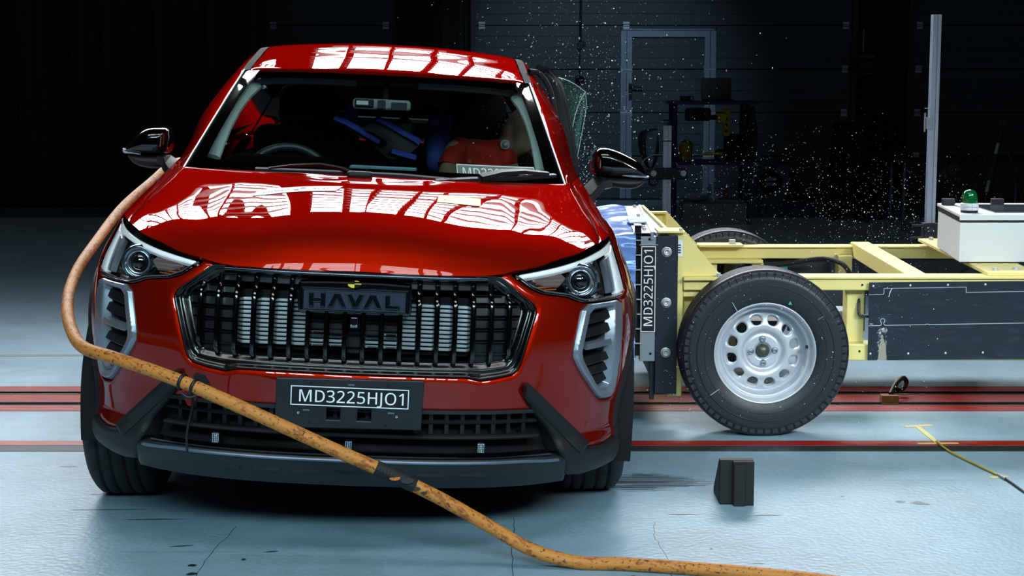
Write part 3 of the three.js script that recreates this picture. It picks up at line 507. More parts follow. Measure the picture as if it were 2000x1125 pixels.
// --- grille
{
  const us = steps(-0.56, 0.56, 200), vs = steps(0.53, 0.852, 80), uf = steps(-0.565, 0.565, 520), vf = steps(0.53, 0.852, 190), gO = (p) => dGrO(Math.abs(p.x), p.y), gI = (p) => dGrI(Math.abs(p.x), p.y);
  const root = bodyPart('grille', cut(skin, uf, vf, (p) => Math.min(gO(p) - 0.0015, -gI(p)), { off: (d, p) => { const a = gO(p), b = -gI(p), t = clamp(a / (a + b + 1e-6), 0, 1); return t < 0.2 ? lerp(-0.012, 0.004, Math.sqrt(t / 0.2)) : t < 0.55 ? 0.004 - 0.012 * smooth(0.2, 0.45, t) : lerp(-0.008, -0.024, smooth(0.55, 1, t)); }, thick: 0.03 }), M.frame);
  part('top_moulding', sweep(steps(-0.385, 0.385, 50).map((x) => onSkin(x, 0.8365 + 0.0 * x, 0.0)), steps(-0.385, 0.385, 50).map((x) => nAt(x, 0.838)), [[-0.006, -0.01], [0.006, -0.01], [0.006, 0.001], [0.005, 0.004], [0.0025, 0.0062], [0, 0.007], [-0.0025, 0.0062], [-0.005, 0.004], [-0.006, 0.001]]), M.darkChrome, root);
  const deep = (o) => (s, y) => skin(s, y).addScaledVector(skinN(s, y), o);
  part('grille_void', cut(deep(-0.13), us, vs, (p) => gO(p) + 0.03, { thick: 0 }), M.voidBlack, root);
  const ribX = Array.from({ length: 9 }, (_, k) => 0.0268 + 0.0537 * k), limits = (x) => { let lo = 0.7, hi = 0.7; while (dGrI(x, lo - 0.002) > -0.006 && lo > 0.5) lo -= 0.002; while (dGrI(x, hi + 0.002) > -0.004 && hi < 0.9) hi += 0.002; return [lo, hi]; };
  // solid cells: lightly ribbed faces, each between two ribs and two shelves
  const lineTex = dataTex(8, 64, (x, y) => (Math.floor(y * 64) % 8 < 4 ? 0.35 : 0.65)); const cellMat = std(0x0e1117, 0.4, 0, { bumpMap: lineTex, bumpScale: 0.00012 }); lineTex.repeat.set(1, 28);
  const shelves = [0.800, 0.766, 0.729, 0.693, 0.657, 0.620];
  for (let k = 0; k <= 9; k++) for (const side of [1, -1]) {
    const x0 = k ? ribX[k - 1] : -0.0268, x1 = k < 9 ? ribX[k] : 0.56; if (k === 0 && side < 0) continue;
    for (let r = 0; r < 7; r++) {
      const yt = r === 0 ? 0.845 : shelves[r - 1], yb = r < 6 ? shelves[r] : 0.57;
      if (k <= 6 && r > 0) continue;
      const f = (p) => Math.min(dGrI(Math.abs(p.x), p.y) + 0.006, (p.x * side - x0) - 0.004, x1 - 0.004 - p.x * side, p.y - yb - 0.002, yt - 0.002 - p.y);
      const xs = side > 0 ? [x0, x1] : [-x1, -x0]; const ss = xs.map((x) => Math.sign(x || 1) * sOf(Math.abs(x) / widthAt(0.7)));
      const g = cut(deep(-0.030), steps(Math.min(...ss) - 0.01, Math.max(...ss) + 0.01, 16), steps(Math.max(yb, 0.575), yt, 10), f, { thick: 0.008, uv: (a, b) => [a, b * 1] });
      if (g) { const c = part('grille_cell', g, cellMat, root); }
    }
  }
  for (const side of [1, -1]) for (const y of shelves) for (let k = 6; k < 10; k++) {
    const x0 = k ? ribX[k - 1] : 0, x1 = k < 9 ? ribX[k] : 0.52, xs = steps(x0, x1, 6).filter((x) => dGrI(x, y) > 0.004); if (xs.length < 3 || (k === 6)) continue;
    part('grille_shelf', sweep(xs.map((x) => onSkin(x * side, y, -0.024)), xs.map(() => v(0, 1, 0)), [[-0.008, -0.0015], [0.008, -0.0015], [0.008, 0.0015], [-0.008, 0.0015]]), M.pianoBlack, root);
  }
  for (const side of [1, -1]) ribX.forEach((x) => {
    const [lo, hi] = limits(x), ys = [...steps(lo, 0.752, 8), 0.762, 0.770, 0.776, ...steps(0.784, hi, 4)], lift = (y) => -0.006 - 0.016 * smooth(0.764, 0.80, y) - 0.012 * smooth(lo + 0.012, lo, y);
    part('grille_rib', sweep(ys.map((y) => onSkin(x * side, y, lift(y))), ys.map((y) => nAt(x * side, y)), [[-0.0085, -0.05], [0.0085, -0.05], [0.0085, -0.004], [0.0055, 0.003], [0, 0.005], [-0.0055, 0.003], [-0.0085, -0.004]]), M.pianoBlack, root);
  });
  // radiator: bright fins behind the ribs, a dark shroud in the middle
  const rad0 = part('radiator', span(-0.345, 0.345, 0.600, 0.775, 0.732, 0.742), M.voidBlack, root);
  for (let i = 0; i < 11; i++) { const y = 0.6205 + i * 0.01285; part('radiator_tube', box(0.67, 0.0080, 0.014, 0, y, 0.752, 0.002), M.radiator, rad0); part('radiator_fin', Array.from({ length: 150 }, (_, k) => box(0.0012, 0.005, 0.008, -0.334 + k * 0.00448, y + 0.0064, 0.744)), std(0x2a2f34, 0.6, 0.3), rad0); }
  part('radar_shroud', [span(-0.135, 0.135, 0.668, 0.79, 0.745, 0.775, 0.006), span(-0.075, 0.075, 0.655, 0.67, 0.745, 0.775), span(-0.027, 0.027, 0.60, 0.668, 0.745, 0.778, 0.004)], M.plastic, root);
  for (const x of [-0.107, -0.0537, 0, 0.0537, 0.107]) for (const y of [0.7, 0.662, 0.624]) part('shroud_step', box(0.03, 0.0022, 0.02, x, y, 0.785), M.pianoBlack, root);
  part('front_camera', [box(0.026, 0.030, 0.03, 0, 0.706, 0.828, 0.006), cyl(0.009, 0.008, 0.012, 0, 0.705, 0.845, 'z', 20)], M.pianoBlack, root); part('camera_lip', box(0.021, 0.009, 0.006, 0, 0.693, 0.842, 0.002), M.silver, root);
  // badge carrier with the lettering
  const zc = 0.846, carrier = part('badge_carrier', [extrude(chaikin([[-0.158, 0.726], [0.158, 0.726], [0.166, 0.74], [0.166, 0.808], [0.158, 0.822], [-0.158, 0.822], [-0.166, 0.808], [-0.166, 0.74]], 1), 0.06, 0.006).translate(0, 0, zc - 0.066)], M.pianoBlack, root);
  const tilt = (g) => g.translate(0, -0.768, -zc).rotateX(-0.06).translate(0, 0.768, zc);
  part('badge_frame', tilt(extrude([[-0.155, 0.735], [0.155, 0.735], [0.155, 0.803], [-0.155, 0.803]], 0.008, 0.002, [[[-0.1475, 0.742], [-0.1475, 0.796], [0.1475, 0.796], [0.1475, 0.742]]]).translate(0, 0, zc - 0.004)), M.darkChrome, carrier);
  const mesh = dataTex(64, 64, (x, y) => { const a = Math.sin((x + y) * 6.283 * 8) * Math.sin((x - y) * 6.283 * 8); return a > 0 ? 0.7 : 0.4; }); mesh.repeat.set(30, 30);
  part('badge_plate', tilt(span(-0.149, 0.149, 0.741, 0.797, zc - 0.006, zc - 0.001)), phy({ color: 0x20263f, roughness: 0.3, clearcoat: 0.6, bumpMap: mesh, bumpScale: 0.0004 }), carrier);
  const h = 0.041, yb = 0.7475, letters = [
    [[0, 0], [0.0125, 0], [0.0125, 0.0135], [0.0335, 0.0135], [0.0335, 0], [0.046, 0], [0.046, h], [0.0335, h], [0.0335, 0.0265], [0.0125, 0.0265], [0.0125, h], [0, h]],
    [[0, 0], [0.0145, 0], [0.0265, 0.023], [0.0385, 0], [0.053, 0], [0.0345, h], [0.0185, h]],
    [[0.0185, 0], [0.0345, 0], [0.053, h], [0.0385, h], [0.0265, 0.018], [0.0145, h], [0, h]],
    [[0, 0], [0.0145, 0], [0.0265, 0.023], [0.0385, 0], [0.053, 0], [0.0345, h], [0.0185, h]],
    [[0, 0], [0.041, 0], [0.041, 0.0125], [0.0125, 0.0125], [0.0125, h], [0, h]]];
  [-0.131, -0.0765, -0.024, 0.026, 0.089].forEach((x, i) => part('badge_letter', tilt(extrude(letters[i], 0.009, 0.0022).translate(x, yb, zc - 0.002)), M.darkChrome, carrier, ['H', 'A', 'V', 'A', 'L'][i] === 'H' ? 'black chrome letter H' : undefined));
  // quartered yellow and black target dot on the slope above the badge
  const mk = (a0, mat) => part('target_quarter', new THREE.CircleGeometry(0.0195, 12, a0, Math.PI / 2).rotateX(-1.1).translate(-0.002, 0.8155, 0.8435), mat, carrier);
  const yl = std(0xd8cf48, 0.5); mk(Math.PI / 2, std(0x101010, 0.5)); mk(0, yl); mk(Math.PI, yl); mk(-Math.PI / 2, std(0x101010, 0.5));
}
// --- lower bumper: cladding fins, dark intake with bars, sensors, lip and skid plate
{
  const us = steps(SA[3], S_CORNER, 150), vs = steps(0.20, 0.53, 110);
  const c = cut(skin, us, vs, (p) => Math.min(dClad(p.x, p.y), archD(p) - 0.02), { off: (d) => 0.012 + fillet(0.012)(d), thick: 0.05 });
  for (const q of half(c)) bodyPart('bumper_fin', q, M.cladding);
  const f = cut((s, y) => skin(s, y).addScaledVector(skinN(s, y), 0.016), steps(SA[3], S_CORNER, 150), vs, (p) => { const a = (p.x - 0.492) * 0.732 + (p.y - 0.519) * 0.681, b = (p.x - 0.492) * 0.681 - (p.y - 0.519) * 0.732; return Math.min(b + 0.001, 0.30 - b, 0.02 - Math.abs(a - 0.012 - b * 0.03)) ; }, { off: (d) => Math.min(d, 0.012) * 0.6, thick: 0.02 });
  for (const q of half(f)) bodyPart('fin_ridge', q, M.cladding);
  const mid = steps(-0.68, 0.68, 120);
  const intake = bodyPart('lower_intake', cut((s, y) => skin(s, y).addScaledVector(skinN(s, y), -0.06), mid, steps(0.27, 0.49, 30), () => 1, { thick: 0 }), M.voidBlack);
  const xs = steps(-0.56, 0.56, 60);
  part('intake_top', sweep(xs.map((x) => onSkin(x, 0.443, -0.022)), xs.map(() => v(0, 1, 0)), [[-0.03, -0.006], [0.026, -0.006], [0.026, 0.005], [-0.03, 0.005]]), M.cladding, intake);
  for (const [y, o] of [[0.408, -0.03], [0.366, -0.012]]) part('intake_bar', sweep(xs.map((x) => onSkin(x, y, o)), xs.map(() => v(0, 1, 0)), [[-0.02, -0.005], [0.014, -0.005], [0.018, 0], [0.012, 0.005], [-0.02, 0.005]]), M.cladding, intake);
  for (let k = -11; k <= 11; k++) { const x = k * 0.0475; part('intake_rib', sweep([0.372, 0.385, 0.405, 0.425, 0.44].map((y) => onSkin(x, y, -0.03)), [0, 0, 0, 0, 0].map(() => nAt(x, 0.4)), [[-0.007, -0.02], [0.007, -0.02], [0.006, 0.008], [-0.006, 0.008]]), M.plastic, intake); }
  for (const x of [-0.398, -0.004, 0.387]) { // ribbed reflective sensor caps
    const p = onSkin(x, 0.338, -0.004), s = part('sensor_cap', [box(0.024, 0.034, 0.02, p.x, p.y, p.z - 0.006, 0.006)], M.black, intake);
    const g = []; for (let i = 0; i < 4; i++) for (let j = 0; j < 5; j++) { const dx = (i - 1.5) * 0.0052; g.push(box(0.004, 0.0046, 0.004, p.x + dx, p.y + (j - 2) * 0.0056, p.z + 0.003 - dx * dx * 20, 0.001)); }
    part('reflector_tile', g, std(0xb4bccd, 0.25, 0.7), s);
  }
  part('intake_floor', sweep(steps(-0.6, 0.6, 60).map((x) => onSkin(x, 0.312, -0.012)), steps(-0.6, 0.6, 60).map(() => v(0, 1, 0)), [[-0.03, -0.004], [0.012, -0.004], [0.014, 0.002], [-0.03, 0.004]]), M.pianoBlack, intake);
  const sk = bodyPart('skid_plate', cut(skin, steps(-0.72, 0.72, 160), steps(0.19, 0.306, 26), (p) => Math.min(0.304 - p.y - 0.012 * smooth(0.56, 0.66, Math.abs(p.x)), p.y - 0.197, 0.655 - Math.abs(p.x)), { off: (d) => 0.008 + fillet(0.012)(d), thick: 0.03 }), std(0x25282c, 0.45, 0.1));
  part('lip_edge', sweep(steps(-0.62, 0.62, 70).map((x) => onSkin(x, 0.2985 - 0.006 * smooth(0.5, 0.62, Math.abs(x)), 0.008)), steps(-0.62, 0.62, 70).map((x) => v(0, 1, 0)), [[-0.012, -0.004], [0.004, -0.005], [0.0065, 0], [0.003, 0.0035], [-0.012, 0.003]]), std(0x6f7f92, 0.3, 0.5), sk);
  for (const x of [-0.36, -0.24, -0.12, 0, 0.12, 0.24, 0.36]) part('skid_recess', sweep([x - 0.04, x, x + 0.04].map((q) => onSkin(q, 0.262, 0.008)), [0, 0, 0].map(() => v(0, 1, 0)), [[-0.002, -0.008], [0.003, -0.006], [0.003, 0.006], [-0.002, 0.008]]), M.cladding, sk);
  // tow-eye hole and hanging cap on the left of the photograph
  const e = onSkin(-0.44, 0.508, 0.0); bodyPart('tow_eye_hole', [box(0.05, 0.034, 0.01, e.x, e.y, e.z + 0.001, 0.004)], M.voidBlack);
  const k0 = onSkin(-0.468, 0.455, 0.008); bodyPart('tow_eye_cap', extrude(chaikin([[-0.028, 0.02], [0.018, 0.024], [0.02, 0.004], [0.0, -0.03], [-0.016, -0.024]], 1), 0.006, 0.002).rotateY(-0.2).translate(k0.x, k0.y, k0.z), M.paint, 'red tow eye cover hanging loose');
  // number plate carrier with clips, holes and a printed strip
  const carrierM = std(0x151b22, 0.5, 0.1, { bumpMap: grainTex, bumpScale: 0.0004 });
  const pl = bodyPart('plate_carrier', extrude([[-0.219, 0.390], [0.208, 0.396], [0.211, 0.543], [-0.217, 0.536]], 0.016, 0.003, [[[-0.069, 0.418], [-0.069, 0.452], [-0.030, 0.452], [-0.030, 0.418]], [[0.021, 0.418], [0.021, 0.452], [0.06, 0.452], [0.06, 0.418]]]).rotateX(0.0).translate(0, 0, 0.846), carrierM);
  for (const [x, y] of [[-0.117, 0.526], [0.107, 0.525], [-0.117, 0.409], [0.102, 0.409]]) part('screw_boss', lathe([[0.0018, 0], [0.0018, 0.002], [0.004, 0.0025], [0.005, 0]], 'z', x, y, 0.862, 16), M.plastic, pl);
  for (const [x, y] of [[-0.128, 0.444], [0.118, 0.444], [0, 0.523]]) part('plate_clip', box(0.02, 0.005, 0.006, x, y, 0.862, 0.001), std(0x5d6670, 0.4, 0.2), pl);
  for (const [x, y] of [[-0.151, 0.435], [0.135, 0.434]]) part('screw_boss', lathe([[0.001, 0], [0.003, 0.002], [0.004, 0]], 'z', x, y, 0.861, 12), M.steel, pl);
  const text = labelTex();
  part('number_strip', [stripGeo(0.345, 0.060)].map((g) => g.rotateZ(-0.002).translate(-0.003, 0.487, 0.864)), [std(0x14161a, 0.4), std(0x14161a, 0.4), std(0x14161a, 0.4), std(0x14161a, 0.4), phy({ map: text, roughness: 0.35 }), std(0x14161a, 0.4)], pl, 'black strip printed MD3225HJO1 in white');
}
function stripGeo(w, h, d = 0.0016) { return new THREE.BoxGeometry(w, h, d); }
function labelTex() {
  if (labelTex.t) return labelTex.t;
  return labelTex.t = canvasTex(1024, 178, (x, w, h) => {
    x.fillStyle = '#15171c'; x.fillRect(0, 0, w, h); x.strokeStyle = '#f1f5fa'; x.lineWidth = 9; x.strokeRect(8, 8, w - 16, h - 16);
    x.fillStyle = '#f4f7fb'; x.font = '138px sans-serif'; x.textBaseline = 'alphabetic'; const s = 'MD3225HJO1', tw = x.measureText(s).width; x.save(); x.translate(62, h - 36); x.scale((w - 78) / tw, 1.06); x.fillText(s, 0, 0); x.restore();
  });
}
// --- windscreen, roof, pillars
const wsTop = (() => { const X = [0, 0.25, 0.45, 0.555], y = pchip([1.424, 1.424, 1.420, 1.413].map((q, i) => [X[i], q])), z = pchip([-0.80, -0.812, -0.852, -0.91].map((q, i) => [X[i], q])); return (u) => { const x = Math.abs(u) * 0.555; return v(u * 0.555, y(x), z(x)); }; })();
const wsBase = (() => { const X = [0, 0.2, 0.4, 0.55, 0.662], y = pchip([1.084, 1.083, 1.079, 1.075, 1.072].map((q, i) => [X[i], q])), z = pchip([0.08, 0.064, 0.012, -0.07, -0.165].map((q, i) => [X[i], q])); return (u) => { const x = Math.abs(u) * 0.662; return v(u * 0.662, y(x) - 0.006, z(x) - 0.012); }; })();
const WS = (u, t, off = 0) => { const p = wsBase(u).lerp(wsTop(u), t); p.y += 0.003 * 4 * t * (1 - t); if (off) { p.z += off * 0.42; p.y += off * 0.9; } return p; };
const stripIn = pchip([[-3.4, 0.445], [-2.8, 0.475], [-1.8, 0.49], [-1.6, 0.495], [-1.3, 0.508], [-0.93, 0.532]]);
const roofC = pchip([[-3.4, 1.46], [-2.8, 1.515], [-2.2, 1.543], [-1.8, 1.549], [-1.5, 1.5495], [-1.36, 1.549], [-1.29, 1.5475], [-1.23, 1.5435], [-1.17, 1.531], [-1.06, 1.503], [-0.95, 1.4745], [-0.86, 1.447], [-0.80, 1.425]]);
const roofDrop = pchip([[-3.4, 0.04], [-1.8, 0.036], [-1.3, 0.026], [-1.0, 0.014], [-0.93, 0.006]]);
const headerZ = pchip([[0, -0.80], [0.25, -0.812], [0.45, -0.852], [0.555, -0.91]]);
function roofPt(u, t) { // u -1..1 across to the strip
  let z = lerp(-0.8, -3.4, t), x = 0;
  for (let k = 0; k < 6; k++) { x = Math.abs(u) * stripIn(z); const zh = headerZ(x); z = lerp(zh, -3.4, t); }
  const zc = lerp(-0.8, -3.4, t), dz = headerZ(x) + 0.8; // the crown is swept back with the header
  const w = Math.exp(-(zc + 0.8) * -1.2);
  return v(Math.sign(u || 1) * x, roofC(zc) - roofDrop(Math.min(zc - 0.13, -0.93)) * Math.pow(Math.abs(u), 2.2), z);
}
const railOut = [[-0.5, 0.732, 1.084], [-0.6, 0.718, 1.13], [-0.75, 0.70, 1.222], [-0.88, 0.668, 1.302], [-0.95, 0.647, 1.343], [-1.1, 0.616, 1.408], [-1.25, 0.588, 1.452], [-1.45, 0.566, 1.476], [-1.8, 0.552, 1.485], [-2.8, 0.535, 1.468], [-3.4, 0.50, 1.41]].reverse();
const railX = pchip(railOut.map((r) => [r[0], r[1]])), railY = pchip(railOut.map((r) => [r[0], r[2]]));
{
  bodyPart('windscreen', patch((u, t) => WS(lerp(-1, 1, u), t), 40, 20), M.screen);
  const us = steps(-1, 1, 120), ts = steps(0, 1, 80), sx = sdPoly(chaikin([[-0.89, 0.085], [0.89, 0.085], [0.925, 0.14], [0.93, 0.88], [0.88, 0.935], [-0.88, 0.935], [-0.93, 0.88], [-0.925, 0.14]], 1));
  bodyPart('windscreen_border', cut((u, t) => WS(u, t, -0.006), us, ts, (p, u, t) => -sx(u, t), { thick: 0 }), M.frit);
  bodyPart('roof', cut(roofPt, steps(-1, 1, 60), [...steps(0, 0.3, 50), ...steps(0.3, 1, 30).slice(1)], (p, u, t) => Math.min(t * 2.6 - 0.004, (1 - Math.abs(u)) * 0.5 + 0.0005), { off: fillet(0.006), thick: 0.02, flip: false }), M.paint);
  bodyPart('headliner', patch((u, t) => roofPt(lerp(-0.98, 0.98, u), lerp(0.012, 1, t)).add(v(0, -0.035, 0)), 20, 20), M.interior);
  const zs = steps(-0.92, -3.36, 50), stripX = (z) => stripIn(z) + 0.004, stripY = (z) => { const t = (z + 0.93) / -2.47; return roofPt(1, clamp((z - headerZ(stripIn(z))) / (-3.4 - headerZ(stripIn(z))), 0, 1)).y; };
  for (const s of [1, -1]) {
    const S = (g) => s > 0 ? g : mirror(g);
    bodyPart('roof_strip', S(patch((u, t) => { const z = lerp(-0.905, -3.38, t); return v(stripX(z) + 0.030 * u, stripY(z) - 0.004 - 0.004 * u + 0.002 * Math.sin(u * 3.14), z); }, 6, 50)), phy({ color: 0x16191c, roughness: 0.75, specularIntensity: 0.25 }));
    // windscreen pillar running on as the cant rail
    const glassEdge = (t) => { if (t < 0.5) return WS(1, t / 0.5); const z = lerp(-0.91, -3.38, (t - 0.5) / 0.5); return v(stripX(z) + 0.031, stripY(z) - 0.008, z); };
    const outer = (t) => { const z = t < 0.5 ? lerp(-0.47, -1.06, Math.pow(t / 0.5, 0.9)) : lerp(-1.06, -3.38, (t - 0.5) / 0.5); return v(railX(z), railY(z), z); };
    bodyPart('windscreen_pillar', S(patch((u, t) => { const a = glassEdge(t), b = outer(t), p = a.clone().lerp(b, u), w = Math.sin(Math.PI * Math.pow(u, 0.8)); p.x += 0.004 * w; p.z += 0.005 * w * (t < 0.5 ? 1 : 0.2); p.y += 0.004 * w; return p; }, 12, 80)), M.paint);
    bodyPart('pillar_inside', S(patch((u, t) => { const a = glassEdge(t), b = outer(t); return a.lerp(b, u).add(v(-0.012, -0.008, t < 0.5 ? -0.012 : 0)); }, 4, 40, true)), M.interior);
    bodyPart('screen_moulding', S(sweep(steps(0, 1, 24).map((t) => WS(1.004, t, 0.003)), steps(0, 1, 24).map(() => v(0.4, 0.5, 0.8)), [[-0.003, -0.002], [0.003, -0.002], [0.003, 0.003], [-0.003, 0.003]])), M.silver);
    // door frames and side glass
    const sillP = (z) => { const p = E(z); p.y -= 0.004; return p; };
    const zr = (z, w) => { const a = sillP(z), zz = lerp(z, Math.min(z - 0.06, -0.62), w * (z > -1 ? 1 : 0.5)), b = v(railX(zz) - 0.006, railY(zz) - 0.02, zz); return a.lerp(b, w); };
    bodyPart('mirror_triangle', S(patch((u, w) => { const z = lerp(-0.52, -0.68, u), a = E(z), b = v(railX(z - 0.05) - 0.004, railY(z - 0.05) - 0.004, z - 0.05); return a.lerp(b, w * u); }, 6, 6)), M.plastic);
    if (s < 0) bodyPart('side_window', S(patch((u, w) => zr(lerp(-0.62, -1.52, u), w), 16, 8)), M.tint);
    bodyPart('side_window', S(patch((u, w) => zr(lerp(-1.62, -2.5, u), w), 16, 8)), M.tint);
    bodyPart('side_window', S(patch((u, w) => zr(lerp(-2.58, -3.2, u), w), 12, 8)), M.tint);
    for (const [a, b] of [[-1.52, -1.62], [-2.5, -2.58], [-3.2, -3.42]]) bodyPart('side_pillar', S(patch((u, w) => { const p = zr(lerp(a, b, u), w); p.x += 0.004; return p; }, 3, 8)), b < -3 ? M.paint : M.frit);
  }
  bodyPart('rear_window', patch((u, w) => v(lerp(-0.5, 0.5, u) * lerp(1.3, 0.95, w), lerp(1.06, 1.45, w), lerp(-3.68, -3.4, w)), 8, 6, true), M.tint);
}
// --- mirrors: rounded shells on arms
const mirrorPolys = [
  { s: 1, shell: [[0.794, 1.146], [0.799, 1.168], [0.814, 1.186], [0.845, 1.192], [0.90, 1.178], [0.962, 1.149], [0.985, 1.131], [1.003, 1.102], [1.012, 1.084], [0.93, 1.082], [0.86, 1.080], [0.80, 1.086], [0.794, 1.11]], low: [[0.80, 1.084], [0.86, 1.078], [0.93, 1.080], [1.010, 1.081], [0.988, 1.052], [0.962, 1.039], [0.93, 1.036], [0.87, 1.042], [0.84, 1.068]], ind: [[0.905, 1.086], [0.91, 1.094], [1.012, 1.091], [1.012, 1.083], [0.95, 1.082]], arm: [[0.86, 1.055, -0.62], [0.82, 1.05, -0.61], [0.775, 1.005, -0.58], [0.74, 0.985, -0.56]], w: 0.026 },
  { s: -1, shell: [[0.792, 1.100], [0.789, 1.165], [0.796, 1.185], [0.82, 1.188], [0.878, 1.183], [0.905, 1.163], [0.94, 1.125], [0.958, 1.100], [0.955, 1.090], [0.90, 1.084], [0.815, 1.086]], low: [[0.80, 1.086], [0.90, 1.082], [0.952, 1.088], [0.938, 1.062], [0.915, 1.041], [0.85, 1.031], [0.81, 1.04], [0.792, 1.05]], ind: [[0.960, 1.106], [0.964, 1.094], [0.955, 1.086], [0.893, 1.081], [0.897, 1.089], [0.95, 1.096]], arm: [[0.83, 1.066, -0.62], [0.80, 1.062, -0.62], [0.775, 1.045, -0.61], [0.745, 1.02, -0.58]], w: 0.024 },
];
for (const m of mirrorPolys) {
  const S = (g) => m.s > 0 ? g : mirror(g), xs = steps(0.77, 1.03, 90), ys = steps(1.02, 1.21, 66), flat = (z) => (x, y) => v(x, y, z), dome = (h, r) => (d) => h * Math.sqrt(Math.max(0, 1 - (1 - clamp(d / r, 0, 1)) ** 2)) - 0.001;
  const ds = sdPoly(chaikin(m.shell, 2)), dl = sdPoly(chaikin(m.low, 2)), di = sdPoly(m.ind);
  const root = bodyPart('door_mirror', S(cut(flat(-0.62), xs, ys, (p) => ds(p.x, p.y), { off: dome(0.052, 0.042), thick: 0.09 })), M.pianoBlack);
  part('mirror_base', S(cut(flat(-0.625), xs, ys, (p) => dl(p.x, p.y), { off: dome(0.04, 0.026), thick: 0.08 })), M.plastic, root);
  part('turn_indicator', S(cut(flat(-0.60), xs, ys, (p) => di(p.x, p.y), { off: dome(0.012, 0.006), thick: 0.04 })), std(0xaab4bf, 0.2, 0.4), root);
  part('mirror_arm', S(sweep(m.arm.map((p) => v(...p)), m.arm.map(() => v(0, 1, 0)), [[-0.05, -0.012], [0.03, -m.w], [0.045, -m.w * 0.5], [0.045, m.w * 0.4], [0.02, m.w], [-0.05, m.w * 0.7]])), M.plastic, root);
  part('mirror_glass', S(cut(flat(-0.71), xs, ys, (p) => ds(p.x, p.y) - 0.006, { thick: 0.004 })), M.chrome, root);
}
// --- wipers lying at the foot of the windscreen
{
  const arm = (pts, r, k) => sweep(pts.map(([u, t, o]) => WS(u, t, o)), pts.map(() => v(0, 0.9, 0.4)), [[-r * 1.6, -r * 0.7], [r * 1.6, -r * 0.7], [r * 1.2, r], [-r * 1.2, r]], false, k);
  const a = bodyPart('wiper', arm([[-0.07, -0.02, 0.016], [-0.16, 0.012, 0.024], [-0.27, 0.028, 0.028], [-0.42, 0.022, 0.022], [-0.53, 0.012, 0.014]], 0.006, (t) => 1 - 0.5 * t), M.darkChrome);
  const pa = WS(-0.06, -0.02, 0.016); part('wiper_pivot', box(0.085, 0.022, 0.03, pa.x, pa.y + 0.003, pa.z, 0.01), M.plastic, a);
  part('wiper_blade', arm([[-0.60, 0.012, 0.008], [-0.2, 0.010, 0.010], [0.15, 0.004, 0.012], [0.42, -0.02, 0.014]], 0.005), std(0x30353b, 0.3, 0.3), a);
  const b = bodyPart('wiper', arm([[0.55, 0.006, 0.016], [0.66, 0.035, 0.026], [0.78, 0.055, 0.026], [0.92, 0.062, 0.018]], 0.008, (t) => 1.3 - 0.6 * t), M.black);
  part('wiper_blade', arm([[0.32, -0.03, 0.012], [0.5, 0.0, 0.012], [0.72, 0.022, 0.012], [0.96, 0.06, 0.012]], 0.006), M.black, b);
}
